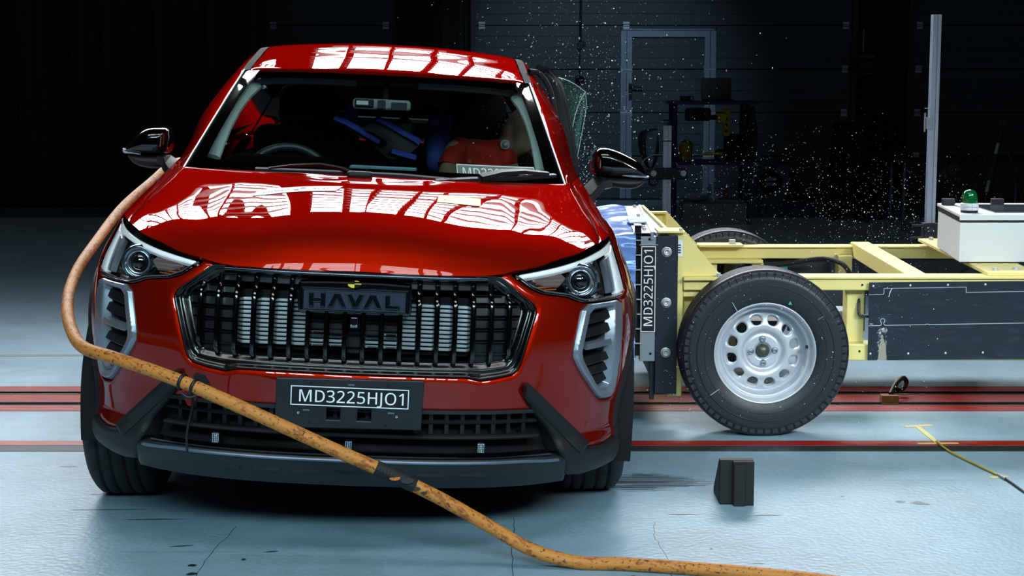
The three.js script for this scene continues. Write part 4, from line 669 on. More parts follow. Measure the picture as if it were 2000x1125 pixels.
// --- inside of the car
{
  bodyPart('dashboard', [box(1.2, 0.4, 0.58, 0, 0.855, -0.46, 0.05), box(0.42, 0.14, 0.22, -0.36, 1.035, -0.58, 0.05), box(1.0, 0.02, 0.4, 0, 1.04, -0.25, 0.008)], M.dash);
  const wheel = bodyPart('steering_wheel', new THREE.TorusGeometry(0.178, 0.016, 12, 64).rotateX(-0.42).translate(-0.37, 0.963, -0.80), std(0x2a3036, 0.35));
  part('steering_spoke', [bar(v(-0.53, 0.965, -0.80), v(-0.21, 0.965, -0.80), 0.016), bar(v(-0.37, 0.96, -0.8), v(-0.37, 0.80, -0.74), 0.018), new THREE.SphereGeometry(0.06, 20, 12).scale(1.1, 0.9, 0.5).rotateX(-0.42).translate(-0.37, 0.955, -0.795)], M.interior, wheel);
  for (const s of [1, -1]) {
    const S = (g) => s > 0 ? g : mirror(g);
    const tr = [[0.598, 1.10, -0.40], [0.590, 1.150, -0.46], [0.581, 1.205, -0.56], [0.563, 1.269, -0.67], [0.537, 1.327, -0.79], [0.506, 1.366, -0.87]];
    bodyPart('pillar_trim', S(sweep(tr.map((p) => v(...p)), tr.map(() => v(-0.1, 0.3, 0.9)), chaikin([[-0.030, -0.01], [0.030, -0.01], [0.026, 0.008], [-0.022, 0.01]], 1))), M.trimGrey);
    const hd = [[0.52, 1.350, -0.85], [0.49, 1.373, -0.885], [0.44, 1.381, -0.893], [0.37, 1.385, -0.897], [0.25, 1.388, -0.90], [0.122, 1.387, -0.90]];
    bodyPart('header_trim', S(sweep(hd.map((p) => v(...p)), hd.map(() => v(0, 0.2, 1)), chaikin([[-0.013, -0.02], [0.013, -0.02], [0.013, 0.005], [-0.010, 0.008]], 1))), M.trimGrey);
    bodyPart('sun_visor', S(box(0.30, 0.012, 0.16, 0.30, 1.372, -1.05, 0.005)), std(0x5e6a6c, 0.85));
    const seat = bodyPart('front_seat', S(join([box(0.46, 0.16, 0.5, 0.37, 0.62, -1.22, 0.06), box(0.46, 0.66, 0.15, 0.37, 0.86, -1.62, 0.06)])), M.interior);
    part('headrest', S(box(0.25, 0.2, 0.11, 0.37, 1.265, -1.64, 0.05)), M.interior, seat);
    if (s > 0) part('seat_bolster', [box(0.10, 0.20, 0.12, 0.205, 1.12, -1.42, 0.045), box(0.05, 0.07, 0.05, 0.232, 1.235, -1.45, 0.02)], std(0x4358b4, 0.8), seat, 'blue covered seat bolster');
  }
  const rearSeat = bodyPart('rear_seat', [box(1.2, 0.6, 0.15, 0, 0.8, -2.55, 0.06), box(1.2, 0.15, 0.5, 0, 0.55, -2.3, 0.05)], std(0x16213a, 0.85));
  for (const [x, w] of [[0.2, 0.12], [-0.3, 0.2]]) part('headrest', box(w, 0.16, 0.09, x, 1.16, -2.5, 0.04), std(0x4d63b8, 0.8), rearSeat, 'blue covered rear headrest');
  part('parcel_shelf', box(1.0, 0.015, 0.3, 0, 1.19, -3.25), M.trimGrey, rearSeat);
  const rv = bodyPart('rear_view_mirror', box(0.222, 0.042, 0.03, -0.012, 1.308, -0.76, 0.014), std(0x8d9a9b, 0.6));
  part('mirror_socket', box(0.072, 0.030, 0.01, -0.078, 1.312, -0.742, 0.004), M.black, rv); part('mirror_sticker', box(0.045, 0.015, 0.002, -0.085, 1.313, -0.736), std(0xdfe6e8, 0.6), rv);
  part('camera_box', [box(0.03, 0.034, 0.012, -0.012, 1.309, -0.742, 0.003), box(0.06, 0.03, 0.006, 0.055, 1.305, -0.742, 0.002)], std(0x2c3234, 0.5), rv); part('mirror_stem', bar(v(0, 1.325, -0.77), v(0, 1.40, -0.85), 0.012), M.interior, rv);
}
// --- prints stuck on the hood
function hoodSpot(x, z) { let u = x / 0.75, t = 0.5; for (let k = 0; k < 60; k++) { const p = hoodFn(u, t); u += (x - p.x) * 0.9; t = clamp(t - (z - p.z) * 0.7, 0, 1); } const e = 1e-3, n = hoodFn(u + e, t).sub(hoodFn(u - e, t)).cross(hoodFn(u, t + e).sub(hoodFn(u, t - e))).normalize(); return [hoodFn(u, t), n]; }
function hoodSticker(name, quad, mat, label) { // quad: lower left, lower right, upper right, upper left in (x, z)
  const at = (u, w, o) => { const a = quad[0].map((c, i) => lerp(lerp(c, quad[1][i], u), lerp(quad[3][i], quad[2][i], u), w)), [p, n] = hoodSpot(...a); if (n.y < 0) n.negate(); return p.addScaledVector(n, o); };
  return bodyPart(name, patch((u, w) => at(u, w, 0.0016), 16, 4), mat, label);
}
const ncap = canvasTex(768, 120, (x, w, h) => { x.fillStyle = '#eef0ee'; x.fillRect(0, 0, w, h); x.fillStyle = '#3b5f9e'; x.font = 'bold 58px sans-serif'; x.textBaseline = 'middle'; x.textAlign = 'center'; x.fillText('GLOBAL', 185, h / 2 + 2); x.fillText('NCAP', 600, h / 2 + 2); x.beginPath(); x.ellipse(405, h / 2, 52, 40, 0, 0, 7); x.fillStyle = '#2d5fa8'; x.fill(); x.fillStyle = '#c9d2da'; x.beginPath(); x.moveTo(405, h / 2); x.ellipse(405, h / 2, 52, 40, 0, 0, Math.PI / 2); x.fill(); x.beginPath(); x.moveTo(405, h / 2); x.ellipse(405, h / 2, 52, 40, 0, Math.PI, Math.PI * 1.5); x.fill(); });
const adac = canvasTex(512, 160, (x, w, h) => { x.fillStyle = '#e2d98c'; x.fillRect(0, 0, w, h); x.fillStyle = '#c9cfae'; x.font = 'bold 108px sans-serif'; x.textBaseline = 'middle'; x.textAlign = 'center'; x.fillText('ADAC', w / 2, h / 2 + 6); });
hoodSticker('hood_sticker', [[-0.365, 0.345], [-0.10, 0.335], [-0.082, 0.275], [-0.352, 0.285]], std(0xffffff, 0.5, 0, { map: ncap }), 'white sticker with blue lettering GLOBAL NCAP');
hoodSticker('hood_sticker', [[0.222, 0.385], [0.362, 0.345], [0.362, 0.265], [0.228, 0.30]], std(0xffffff, 0.5, 0, { map: adac }), 'pale yellow sticker with faint lettering ADAC');
// --- wheels
function carWheel(x, z) {
  const s = Math.sign(x), w = 0.215, R = WHEEL_R, prof = [];
  const pts = [[0.215, -w * 0.42], [0.235, -w * 0.5], [0.29, -w * 0.52], [R - 0.016, -w * 0.46], [R - 0.004, -w * 0.40]];
  for (const gx of [-0.06, -0.022, 0.022, 0.06]) pts.push([R, gx - 0.006], [R - 0.009, gx - 0.004], [R - 0.009, gx + 0.004], [R, gx + 0.006]);
  pts.push([R - 0.004, w * 0.40], [R - 0.016, w * 0.46], [0.29, w * 0.52], [0.235, w * 0.5], [0.215, w * 0.42]);
  const g = lathe(pts, 'x', 0, 0, 0, 96); const m = part('wheel', g, M.rubber, car); m.position.set(x, R - 0.004, z);
  part('wheel_rim', [lathe([[0.222, -0.09], [0.20, -0.08], [0.195, 0.06], [0.205, 0.085], [0.222, 0.09]], 'x', 0, 0, 0, 64), ...Array.from({ length: 5 }, (_, k) => box(0.03, 0.19, 0.05, s * 0.07, 0.1, 0, 0.01).rotateX(k * 1.2566)), cyl(0.05, 0.05, 0.05, s * 0.07, 0, 0, 'x')], M.alu, m);
  part('brake_disc', cyl(0.14, 0.14, 0.02, 0, 0, 0, 'x', 40), M.steel, m);
}
for (const x of [0.778, -0.778]) for (const z of [0, REAR]) carWheel(x, z);
// --- the struck side: door frame pulled outwards and the sheet of broken glass hanging from it
{
  const fr = [[0.598, 1.468, -1.12], [0.64, 1.462, -1.15], [0.675, 1.42, -1.12], [0.703, 1.33, -1.05], [0.722, 1.23, -0.98], [0.738, 1.13, -0.9], [0.745, 1.07, -0.85]];
  const d = bodyPart('window_frame', sweep(fr.map((p) => v(...p)), fr.map(() => v(0.5, 0.2, 0.8)), [[-0.028, -0.012], [0.024, -0.012], [0.028, 0.002], [0.014, 0.012], [0.008, 0.004], [-0.002, 0.012], [-0.012, 0.004], [-0.022, 0.012]]), std(0x1b1e23, 0.3));
  const fr2 = fr.slice(0, 6).map(([x, y, z]) => v(x - 0.038, y - 0.004, z + 0.05)); part('rubber_seal', tube(fr2, 0.012, 50), M.rubber, d);
  part('rail_clip', box(0.02, 0.008, 0.05, 0.556, 1.497, -1.42, 0.003).rotateZ(0), M.silver, d);
}

// ---------------------------------------------------------------- broken side glass, dummy, loose things in the car
{
  const P = (p) => toWorld(p);
  const sheet = (q, bulge) => patch((u, w) => { const a = v(...q[0]).lerp(v(...q[1]), u), b = v(...q[3]).lerp(v(...q[2]), u), p = a.lerp(b, w); p.z += bulge * Math.sin(Math.PI * u) * Math.sin(Math.PI * w * 0.9 + 0.1); return P([p.x, p.y, p.z]); }, 14, 14);
  const crackTex = dataTex(256, 256, (x, y) => { let d = 9, e = 9; const n = 22; for (let i = -1; i <= 1; i++) for (let j = -1; j <= 1; j++) { const cx = Math.floor(x * n) + i, cy = Math.floor(y * n) + j, h = Math.sin(cx * 127.1 + cy * 311.7) * 43758.5453, k = Math.sin(cx * 269.5 + cy * 183.3) * 43758.5453, q = Math.hypot(x * n - cx - (h - Math.floor(h)), y * n - cy - (k - Math.floor(k))); if (q < d) { e = d; d = q; } else if (q < e) e = q; } return e - d < 0.08 ? 0.2 : 0.8; });
  const green = phy({ color: 0x7fb3a6, roughness: 0.05, transmission: 0.9, thickness: 0, ior: 1.5, bumpMap: crackTex, bumpScale: 0.002 });
  const edge = phy({ color: 0xb9d8d2, roughness: 0.2, clearcoat: 1, emissive: 0x000000 });
  const g = wthing('broken_window_pane', 'sheet of broken green side glass folded out of the struck car door', 'broken glass', [0.3, 0, -1.25]);
  const big = [[0.70, 1.10, -1.15], [0.756, 1.125, -1.22], [0.812, 1.392, -1.3], [0.655, 1.447, -1.2]], flap = [[0.746, 1.09, -1.12], [0.775, 1.09, -1.2], [0.812, 1.392, -1.3], [0.80, 1.38, -1.28]];
  const a = part('glass_sheet', sheet(big, 0.02), green, g); part('glass_flap', sheet([[0.742, 1.12, -1.12], [0.780, 1.12, -1.2], [0.814, 1.392, -1.3], [0.806, 1.38, -1.29]], 0.0).toNonIndexed(), phy({ color: 0x4fa394, roughness: 0.15, transmission: 0.55, thickness: 0, bumpMap: crackTex, bumpScale: 0.003 }), g);
  const ed = (pts, r) => tube(pts.map((p) => P(p)), r, 40, 5);
  part('glass_edge', [ed([[0.655, 1.447, -1.2], [0.70, 1.444, -1.23], [0.76, 1.424, -1.27], [0.812, 1.392, -1.3]], 0.0022)], edge, g);
  part('glass_edge', [ed([[0.812, 1.392, -1.3], [0.785, 1.345, -1.27], [0.764, 1.275, -1.23], [0.752, 1.19, -1.2], [0.748, 1.13, -1.18]], 0.002)], edge, g); part('glass_edge', ed([[0.812, 1.392, -1.3], [0.815, 1.33, -1.28], [0.80, 1.22, -1.24], [0.78, 1.10, -1.2]], 0.0016), edge, g);

  // the crash dummy leaning towards the broken window
  const d = wthing('crash_test_dummy', 'crash test dummy in a red short sleeved shirt leaning towards the broken side window', 'dummy', [-0.15, 0.6, -1.35]);
  const T = (s) => { const a = toWorld(s.slice(0, 3)), b = toWorld(s.slice(4, 7)); return [a.x, a.y, a.z, s[3], b.x, b.y, b.z, s[7]]; };
  const skinM = std(0xa79078, 0.6);
  const body = [[0.39, 0.72, -1.33, 0.12, 0.385, 1.02, -1.33, 0.10], [0.43, 1.10, -1.33, 0.05, 0.52, 1.155, -1.34, 0.046], [0.283, 1.12, -1.30, 0.048, 0.262, 1.03, -1.22, 0.042], [0.262, 1.03, -1.22, 0.042, 0.30, 0.93, -0.98, 0.034], [0.49, 1.08, -1.33, 0.05, 0.545, 0.95, -1.24, 0.044], [0.545, 0.95, -1.24, 0.042, 0.50, 0.85, -1.0, 0.034],
    [0.540, 1.205, -1.36, 0.075, 0.572, 1.25, -1.39, 0.070], [0.555, 1.165, -1.31, 0.042, 0.575, 1.20, -1.31, 0.042], [0.598, 1.195, -1.295, 0.013, 0.592, 1.212, -1.305, 0.011]].map(T);
  part('body', metaball(body, 0.012, 0.02, 0.03), skinM, d);
  const shirt = [[0.39, 0.74, -1.33, 0.125, 0.388, 1.03, -1.33, 0.108], [0.30, 1.135, -1.315, 0.046, 0.266, 1.075, -1.255, 0.053], [0.355, 1.12, -1.33, 0.055, 0.43, 1.115, -1.33, 0.055], [0.45, 1.135, -1.325, 0.042, 0.49, 1.10, -1.31, 0.052]].map(T);
  part('shirt', metaball(shirt, 0.010, 0.02, 0.012), std(0xc02408, 0.8), d, 'red short sleeved shirt');
  part('sleeve_hem', new THREE.TorusGeometry(0.052, 0.005, 8, 28).rotateX(1.1).rotateZ(-0.3).translate(...toWorld([0.262, 1.058, -1.24]).toArray()), std(0xc22a12, 0.7), d);
  part('neck_bolt', [cyl(0.02, 0.02, 0.04, ...toWorld([0.485, 1.160, -1.275]).toArray(), 'z', 16), new THREE.SphereGeometry(0.014, 12, 8).translate(...toWorld([0.485, 1.160, -1.25]).toArray())], M.steel, d);
  part('button', cyl(0.008, 0.008, 0.006, ...toWorld([0.34, 1.085, -1.218]).toArray(), 'z', 14), std(0xd06a5a, 0.4), d);
  // child seat with blue rims, green headed passenger behind, box and card on the dashboard
  const cs = wthing('child_seat', 'tilted dark child seat shell with bright blue rims between the front seats', 'child seat', [-0.6, 0.8, -1.15]);
  const blue = std(0x3d55c0, 0.7), L = (pts) => pts.map((p) => toWorld(p));
  const rim = (pts, w) => sweep(L(pts), pts.map(() => v(0.3, 1, 0.2)), chaikin([[-0.025, -w], [0.025, -w], [0.025, w], [-0.025, w]], 1));
  part('rim', rim([[-0.216, 1.243, -1.12], [-0.171, 1.227, -1.12], [-0.118, 1.200, -1.12], [-0.076, 1.176, -1.12], [-0.03, 1.152, -1.12]], 0.009), blue, cs); part('rim', rim([[-0.05, 1.246, -1.17], [0.003, 1.223, -1.18], [0.057, 1.194, -1.18], [0.114, 1.167, -1.18], [0.132, 1.152, -1.18]], 0.009), blue, cs);
  part('rim', rim([[-0.152, 1.235, -1.19], [-0.148, 1.265, -1.19], [-0.143, 1.295, -1.19]], 0.005), blue, cs); part('rim', rim([[0.02, 1.118, -1.13], [0.06, 1.108, -1.13], [0.12, 1.095, -1.13]], 0.008), blue, cs);
  part('shell', patch((u, w) => { const a = v(-0.17, 1.222, -1.13).lerp(v(-0.05, 1.243, -1.18), w), b = v(0.01, 1.09, -1.12).lerp(v(0.13, 1.15, -1.18), w), p = a.lerp(b, u); return toWorld([p.x, p.y - 0.006 - 0.02 * Math.sin(Math.PI * w), p.z]); }, 10, 10), std(0x0b0d12, 0.6), cs);
  part('handle', rim([[-0.085, 1.205, -1.11], [-0.05, 1.195, -1.11], [0.0, 1.168, -1.11], [0.01, 1.15, -1.11]], 0.003), std(0x3a3f45, 0.5), cs);
  solo('toy_ball', new THREE.SphereGeometry(0.040, 28, 18).translate(...toWorld([0.062, 1.213, -1.26]).toArray()), phy({ color: 0x0d5a34, roughness: 0.15, clearcoat: 1 }), 'shiny dark green ball behind the child seat rim', 'ball');
  const bx = (name, w, h, dd, p, mat, label, cat) => { const c = toWorld(p), m = solo(name, box(w, h, dd, 0, 0, 0, 0.005), mat, label, cat); m.position.set(c.x, c.y - h / 2, c.z); m.rotation.z = CAR_ROLL; return m; };
  bx('tape_box', 0.238, 0.024, 0.08, [0.02, 1.083, -0.33], std(0x4b7d8e, 0.7), 'flat grey blue box lying on the dashboard behind the screen', 'box');
  const card = patch((u, t) => { const p = WS(lerp(0.435, 0.865, u), lerp(0.035, 0.178, t) + 0.004 * u, -0.012); return toWorld([p.x, p.y, p.z]); }, 20, 4);
  solo('label_card', card, std(0xffffff, 0.5, 0, { map: labelTex() }), 'black card printed MD3225HJO1 lying behind the lower corner of the windscreen', 'label');
}
// ---------------------------------------------------------------- orange cable in front of the car
{
  const pts = [[-1.41, 1.05, -1.75], [-1.445, 1.044, -1.4], [-1.479, 0.991, -1.2], [-1.525, 0.906, -0.85], [-1.527, 0.815, -0.45], [-1.498, 0.748, -0.05], [-1.437, 0.689, 0.3], [-1.361, 0.643, 0.55], [-1.267, 0.613, 0.75], [-1.16, 0.602, 0.85], [-1.026, 0.574, 0.92], [-0.921, 0.544, 0.96], [-0.766, 0.486, 1.0], [-0.608, 0.412, 1.0], [-0.465, 0.343, 0.99], [-0.35, 0.289, 0.98], [-0.205, 0.213, 0.97], [-0.059, 0.123, 0.95], [0.06, 0.055, 0.95], [0.19, 0.021, 0.955], [0.34, 0.0195, 0.97], [0.8, 0.0195, 1.1], [1.6, 0.0195, 1.5]];
  const c = new THREE.CatmullRomCurve3(pts.map((p) => v(...p)), false, 'centripetal'), len = c.getLength(), R = 0.0195;
  const tex = dataTex(1024, 128, (x, y) => { const a = fbm(x * 26, y * 3, 2, 5), b = fbm(x * 110, y * 12, 6, 3), dirt = smooth(0.02, 0.28, a * 0.8 + b * 0.7), sc = smooth(0.2, 0.3, fbm(x * 150, y * 12, 12, 3)); let q = [0.80, 0.50, 0.20]; q = q.map((k, i) => lerp(k, [0.60, 0.31, 0.11][i], dirt * 0.9)); return q.map((k, i) => lerp(k, [0.26, 0.13, 0.06][i], sc * 0.75)); }, true);
  const mat = phy({ map: tex, roughness: 0.6, bumpMap: grainTex, bumpScale: 0.0012 });
  const g = new THREE.TubeGeometry(c, 320, R, 18); { const u = g.attributes.uv; for (let i = 0; i < u.count; i++) u.setXY(i, u.getX(i) * len / 1.7, u.getY(i)); }
  const root = wthing('cable', 'thick scuffed orange cable running past the car and across its bumper to the floor', 'cable', [-0.5, 0, 0.9]);
  part('sheath', g, mat, root);
  // black tape wound round it before the floor
  const at = (x) => { let b = 0, best = 9; for (let i = 0; i <= 1000; i++) { const p = c.getPointAt(i / 1000); if (p.z > 0.8 && Math.abs(p.x - x) < best) { best = Math.abs(p.x - x); b = i / 1000; } } return b; };
  const wrapTex = dataTex(256, 64, (x, y) => { const k = 0.09 + 0.07 * fbm(x * 20, y * 8, 3, 4); return [k, k * 1.05, k * 1.1]; }, true);
  const t0 = at(-0.388), t1 = at(-0.275), seg = new THREE.CatmullRomCurve3(steps(t0, t1, 14).map((t) => c.getPointAt(t))), r = rng(4);
  const tape = new THREE.TubeGeometry(seg, 40, R + 0.0022, 18); { const p = tape.attributes.position; for (let i = 0; i < p.count; i++) { const ring = Math.floor(i / 19), e = Math.min(ring, 40 - ring), q = c.getPointAt(lerp(t0, t1, ring / 40)), k = 1 + 0.035 * Math.sin(ring * 2.1) - (e < 1 ? 0.2 : 0); p.setXYZ(i, q.x + (p.getX(i) - q.x) * k, q.y + (p.getY(i) - q.y) * k, q.z + (p.getZ(i) - q.z) * k); } tape.computeVertexNormals(); }
  part('tape_wrap', tape, std(0xffffff, 0.7, 0, { map: wrapTex, bumpMap: grainTex, bumpScale: 0.002 }), root, 'black tape wrapped round the orange cable');
  for (const [x, w] of [[-0.295, 0.012], [-0.27, 0.007], [-0.335, 0.01], [-0.25, 0.006]]) { const p = c.getPointAt(at(x)), n = 9; part('tape_tatter', new THREE.CircleGeometry(w, n).scale(1.6, 0.8, 1).rotateX(-0.7).translate(p.x, p.y + 0.014 * (r() - 0.2), p.z + 0.0225), std([0x14161a, 0x1a1c20, 0xb56a20, 0x101214][Math.floor(r() * 4)], 0.7), root); }
  // zip ties holding it to the bumper, with a hanging tail
  const zip = wthing('zip_tie', 'black cable ties holding the orange cable to the bumper, one tail hanging down', 'cable tie', [-0.92, 0.3, 0.96]);
  for (const x of [-0.938, -0.900]) { const t = at(x), p = c.getPointAt(t), d = c.getTangentAt(t), k = new THREE.TorusGeometry(R + 0.003, 0.0032, 8, 36); k.scale(1, 1, 1.6).applyQuaternion(new THREE.Quaternion().setFromUnitVectors(v(0, 0, 1), d)).translate(p.x, p.y, p.z); part('tie_loop', k, M.black, zip); }
  part('tie_head', box(0.024, 0.014, 0.014, -0.91, 0.515, 0.965, 0.003), M.black, zip); part('tie_tail', tube([[-0.905, 0.52, 0.968], [-0.908, 0.48, 0.972], [-0.918, 0.44, 0.97], [-0.926, 0.40, 0.965], [-0.928, 0.36, 0.96], [-0.929, 0.345, 0.955]], 0.004, 40), phy({ color: 0x0b0c0e, roughness: 0.2 }), zip); part('tie_link', tube([[-0.94, 0.52, 0.965], [-0.92, 0.508, 0.972], [-0.895, 0.512, 0.968]], 0.005, 20), M.black, zip);
}
// ---------------------------------------------------------------- barrier trolley
const YEL = std(0xe8d98a, 0.5, 0, { bumpMap: grainTex, bumpScale: 0.0004 }), YDK = YEL;
{
  const t = wthing('barrier_trolley', 'yellow steel crash barrier trolley on rubber tyred wheels, pushed against the side of the car', 'trolley', [1.6, 0, -1.65]);
  const dz = (x, z) => x + 0.04 * ((-0.95 - z) / 1.4);               // the frame's far side sits a little to the right
  const beam = (name, ...a) => part(name, span(...a, 0.006), YEL, t);
  // near side
  const post = beam('front_post', 0.628, 0.687, 0.13, 0.797, -1.10, -0.965); part('post_cap', span(0.582, 0.690, 0.797, 0.804, -1.10, -0.94), YEL, post);
  part('bolt', cyl(0.008, 0.008, 0.012, 0.675, 0.808, -0.96, 'y', 6), M.steel, post);
  beam('side_beam', 0.687, 2.9, 0.564, 0.612, -1.06, -0.955); part('beam_flange', span(0.95, 2.9, 0.611, 0.620, -1.07, -0.945, 0.003), YEL, t);
  part('gusset_plate', extrude([[0.686, 0.620], [0.686, 0.785], [0.700, 0.785], [0.832, 0.632], [0.832, 0.620]], 0.014, 0.002).translate(0, 0, -0.985), YEL, t);
  part('gusset_flange', span(0.686, 0.905, 0.606, 0.620, -1.03, -0.935, 0.003), YEL, t); part('flange_bolt', [cyl(0.009, 0.009, 0.016, 0.826, 0.628, -0.945, 'y', 6)], M.steel, t);
  beam('lower_box', 0.687, 0.80, 0.535, 0.598, -1.06, -0.975); beam('lower_arm', 0.687, 0.86, 0.355, 0.435, -1.06, -0.975); part('lower_arm', span(0.70, 0.735, 0.435, 0.535, -1.09, -1.03), YEL, t);
  beam('sill_beam', 1.29, 2.9, 0.279, 0.346, -1.06, -0.955); beam('frame_post', 1.352, 1.425, 0.345, 0.565, -1.08, -1.0);
  part('ballast_plate', span(1.20, 1.42, 0.34, 0.46, -1.25, -1.10), std(0x8793a3, 0.4, 0.3), t, 'blue grey ballast plate');
  for (const [x, y] of [[1.404, 0.607 - 0.02], [1.40, 0.318]]) part('rivet_hole', cyl(0.004, 0.004, 0.004, x, y, -0.953, 'z', 10), M.voidBlack, t);
  // bolted black plate at the front corner
  const bp = part('corner_plate', span(0.574, 0.662, 0.146, 0.785, -0.962, -0.935, 0.003), std(0x10192a, 0.5, 0.1), t, 'black bolted plate'); part('plate_edge', span(0.556, 0.574, 0.12, 0.76, -0.975, -0.955, 0.002), std(0x10161f, 0.5), bp);
  for (const y of [0.722, 0.518, 0.316]) part('socket_bolt', [lathe([[0.0001, 0.004], [0.007, 0.004], [0.008, 0.013], [0.0125, 0.013], [0.0135, 0.011], [0.0135, 0.003], [0.020, 0.003], [0.020, 0.0]], 'z', 0.617, y, -0.936, 28)], M.steel, bp);
  part('barcode_label', [span(0.6625, 0.684, 0.700, 0.768, -0.9645, -0.9625), ...Array.from({ length: 5 }, (_, i) => span(0.6625, 0.672, 0.708 + i * 0.006, 0.711 + i * 0.006, -0.9625, -0.962))].slice(0, 1), std(0xe8edf0, 0.5), post, 'small white label'); part('label_print', [0, 1, 2, 3].map((i) => span(0.6625, 0.676, 0.714 + i * 0.010, 0.719 + i * 0.010, -0.963, -0.9615)), M.black, post);
  // far side
  beam('far_beam', 0.70, 3.0, 0.540, 0.592, -2.45, -2.35); part('beam_flange', span(0.745, 3.0, 0.592, 0.600, -2.46, -2.34, 0.003), YEL, t);
  part('gusset_plate', extrude([[0.745, 0.600], [0.745, 0.765], [0.755, 0.765], [0.905, 0.605], [0.905, 0.600]], 0.014, 0.002).translate(0, 0, -2.36), YEL, t);
  part('front_wall', span(0.628, 0.75, 0.16, 0.762, -2.40, -2.372), YEL, t); part('wall_rim', span(0.628, 0.752, 0.760, 0.768, -2.40, -2.34), YEL, t); part('front_plate', span(0.628, 0.642, 0.16, 0.797, -2.40, -1.05), YEL, t);
  part('far_clamp', span(0.905, 1.12, 0.600, 0.612, -2.42, -2.30, 0.003), YEL, t); part('clamp_bolt', [cyl(0.017, 0.017, 0.022, 1.07, 0.622, -2.35, 'y', 6), cyl(0.022, 0.022, 0.003, 1.07, 0.613, -2.35, 'y', 20)], M.steel, t);
  beam('spring_bracket', 0.93, 1.215, 0.520, 0.540, -2.40, -2.30); part('bracket_cheek', span(0.93, 0.995, 0.40, 0.523, -2.40, -2.32, 0.004), YEL, t); part('bracket_cheek', span(1.165, 1.22, 0.40, 0.523, -2.40, -2.32, 0.004), YEL, t);
  part('spring', [cyl(0.055, 0.055, 0.14, 1.08, 0.45, -2.33, 'y', 24)], std(0x14110e, 0.4, 0.3), t); part('bracket_back', span(0.99, 1.17, 0.40, 0.52, -2.42, -2.39), M.voidBlack, t);
  // inside: battery trough with dark walls, connectors and cable
  part('trough_wall', span(1.22, 1.56, 0.40, 0.585, -2.42, -2.40), std(0x1c2530, 0.5, 0.2), t); part('trough_wall', span(1.22, 1.56, 0.30, 0.54, -1.62, -1.60), std(0x1d2733, 0.45, 0.2), t); part('trough_wall', span(1.70, 2.3, 0.35, 0.585, -2.42, -2.40), std(0x1c2530, 0.5, 0.2), t);
  for (const [x, y, z] of [[1.318, 0.505, -2.33], [1.327, 0.455, -1.19]]) part('connector', box(0.036, 0.034, 0.03, x, y, z, 0.004), std(0x0f8f93, 0.5), t);
  part('hose', tube([[1.20, 0.50, -2.33], [1.35, 0.525, -2.3], [1.50, 0.55, -2.25], [1.575, 0.53, -2.15], [1.60, 0.47, -2.1], [1.60, 0.40, -2.1]], 0.012, 60), M.rubber, t); part('hose', tube([[1.405, 0.545, -1.02], [1.40, 0.50, -0.99], [1.402, 0.462, -0.98], [1.44, 0.455, -0.98]], 0.006, 30), std(0x3c4146, 0.4, 0.4), t); part('cable', tube([[1.93, 0.585, -1.9], [1.95, 0.53, -1.9], [2.02, 0.50, -1.95], [2.12, 0.53, -2.0]], 0.007, 30), M.rubber, t);
  part('paint_run', [span(1.478, 1.488, 0.41, 0.475, -1.599, -1.598), span(1.462, 1.492, 0.470, 0.478, -1.599, -1.598)], YEL, t);
  // cross members on top
  part('cross_beam', extrude([[1.606, 0], [1.655, 1.34], [1.745, 1.34], [1.69, 0]], 0.07, 0.004).rotateX(-Math.PI / 2).translate(0, 0.548, -1.06), YEL, t);
  part('frame_post', span(1.575, 1.64, 0.30, 0.56, -2.36, -2.28), YEL, t); part('frame_post', span(1.60, 1.67, 0.30, 0.56, -1.10, -1.06), YEL, t);
  const top = part('deck_plate', extrude([[1.913, 0], [1.985, 1.42], [2.22, 1.42], [2.11, 0]], 0.014, 0.002).rotateX(-Math.PI / 2).translate(0, 0.620, -0.98), YEL, t);
  for (const [x, z] of [[1.965, -1.06], [2.055, -1.08]]) part('deck_bolt', [cyl(0.012, 0.012, 0.009, x, 0.640, z, 'y', 6), cyl(0.017, 0.017, 0.003, x, 0.6355, z, 'y', 20)], M.steel, top); part('deck_bolt', cyl(0.011, 0.011, 0.012, 2.03, 0.641, -2.33, 'y', 6), M.steel, top);
  part('cross_beam', span(2.55, 2.65, 0.54, 0.62, -2.36, -1.05), YEL, t);
  // black side panel: scratched sheet with a scribed white line
  const px = (x) => (x - 1.43) / 1.47 * 1500, py = (y) => (0.606 - y) / 0.315 * 322;
  const pt = canvasTex(1500, 322, (c, w, h) => {
    const r = rng(77); c.fillStyle = '#0c1826'; c.fillRect(0, 0, w, h);
    for (let i = 0; i < 500; i++) { c.fillStyle = `rgba(${60 + r() * 60},${80 + r() * 60},${110 + r() * 60},${0.03 + 0.06 * r()})`; c.beginPath(); c.ellipse(r() * w, r() * h, 4 + r() * 46, 2 + r() * 10, r() * 0.6 - 0.3, 0, 7); c.fill(); }
    c.strokeStyle = '#c9d2dc'; c.lineWidth = 2.2; c.beginPath(); c.moveTo(0, 50); c.lineTo(60, 48); c.lineTo(60, 25); c.lineTo(395, 22); c.lineTo(396, 44); c.lineTo(640, 42); c.stroke();
    c.lineWidth = 2.6; c.beginPath(); c.moveTo(0, 132 * 1.35); c.lineTo(45, 178); c.quadraticCurveTo(55, 176, 52, 166); c.arc(57, 158, 9, 2.2, 0.9 + 6.28); c.quadraticCurveTo(60, 176, 72, 177); c.lineTo(230, 176); c.quadraticCurveTo(240, 171, 250, 176); c.lineTo(700, 172); c.stroke();
    for (let i = 0; i < 160; i++) { c.strokeStyle = `rgba(215,225,235,${0.15 + 0.5 * r()})`; c.lineWidth = 0.5 + r(); const x = r() * w, y = r() * h, a = r() * 6.3, l = 1 + r() * r() * 22; c.beginPath(); c.moveTo(x, y); c.lineTo(x + Math.cos(a) * l, y + Math.sin(a) * l * 0.5); c.stroke(); }
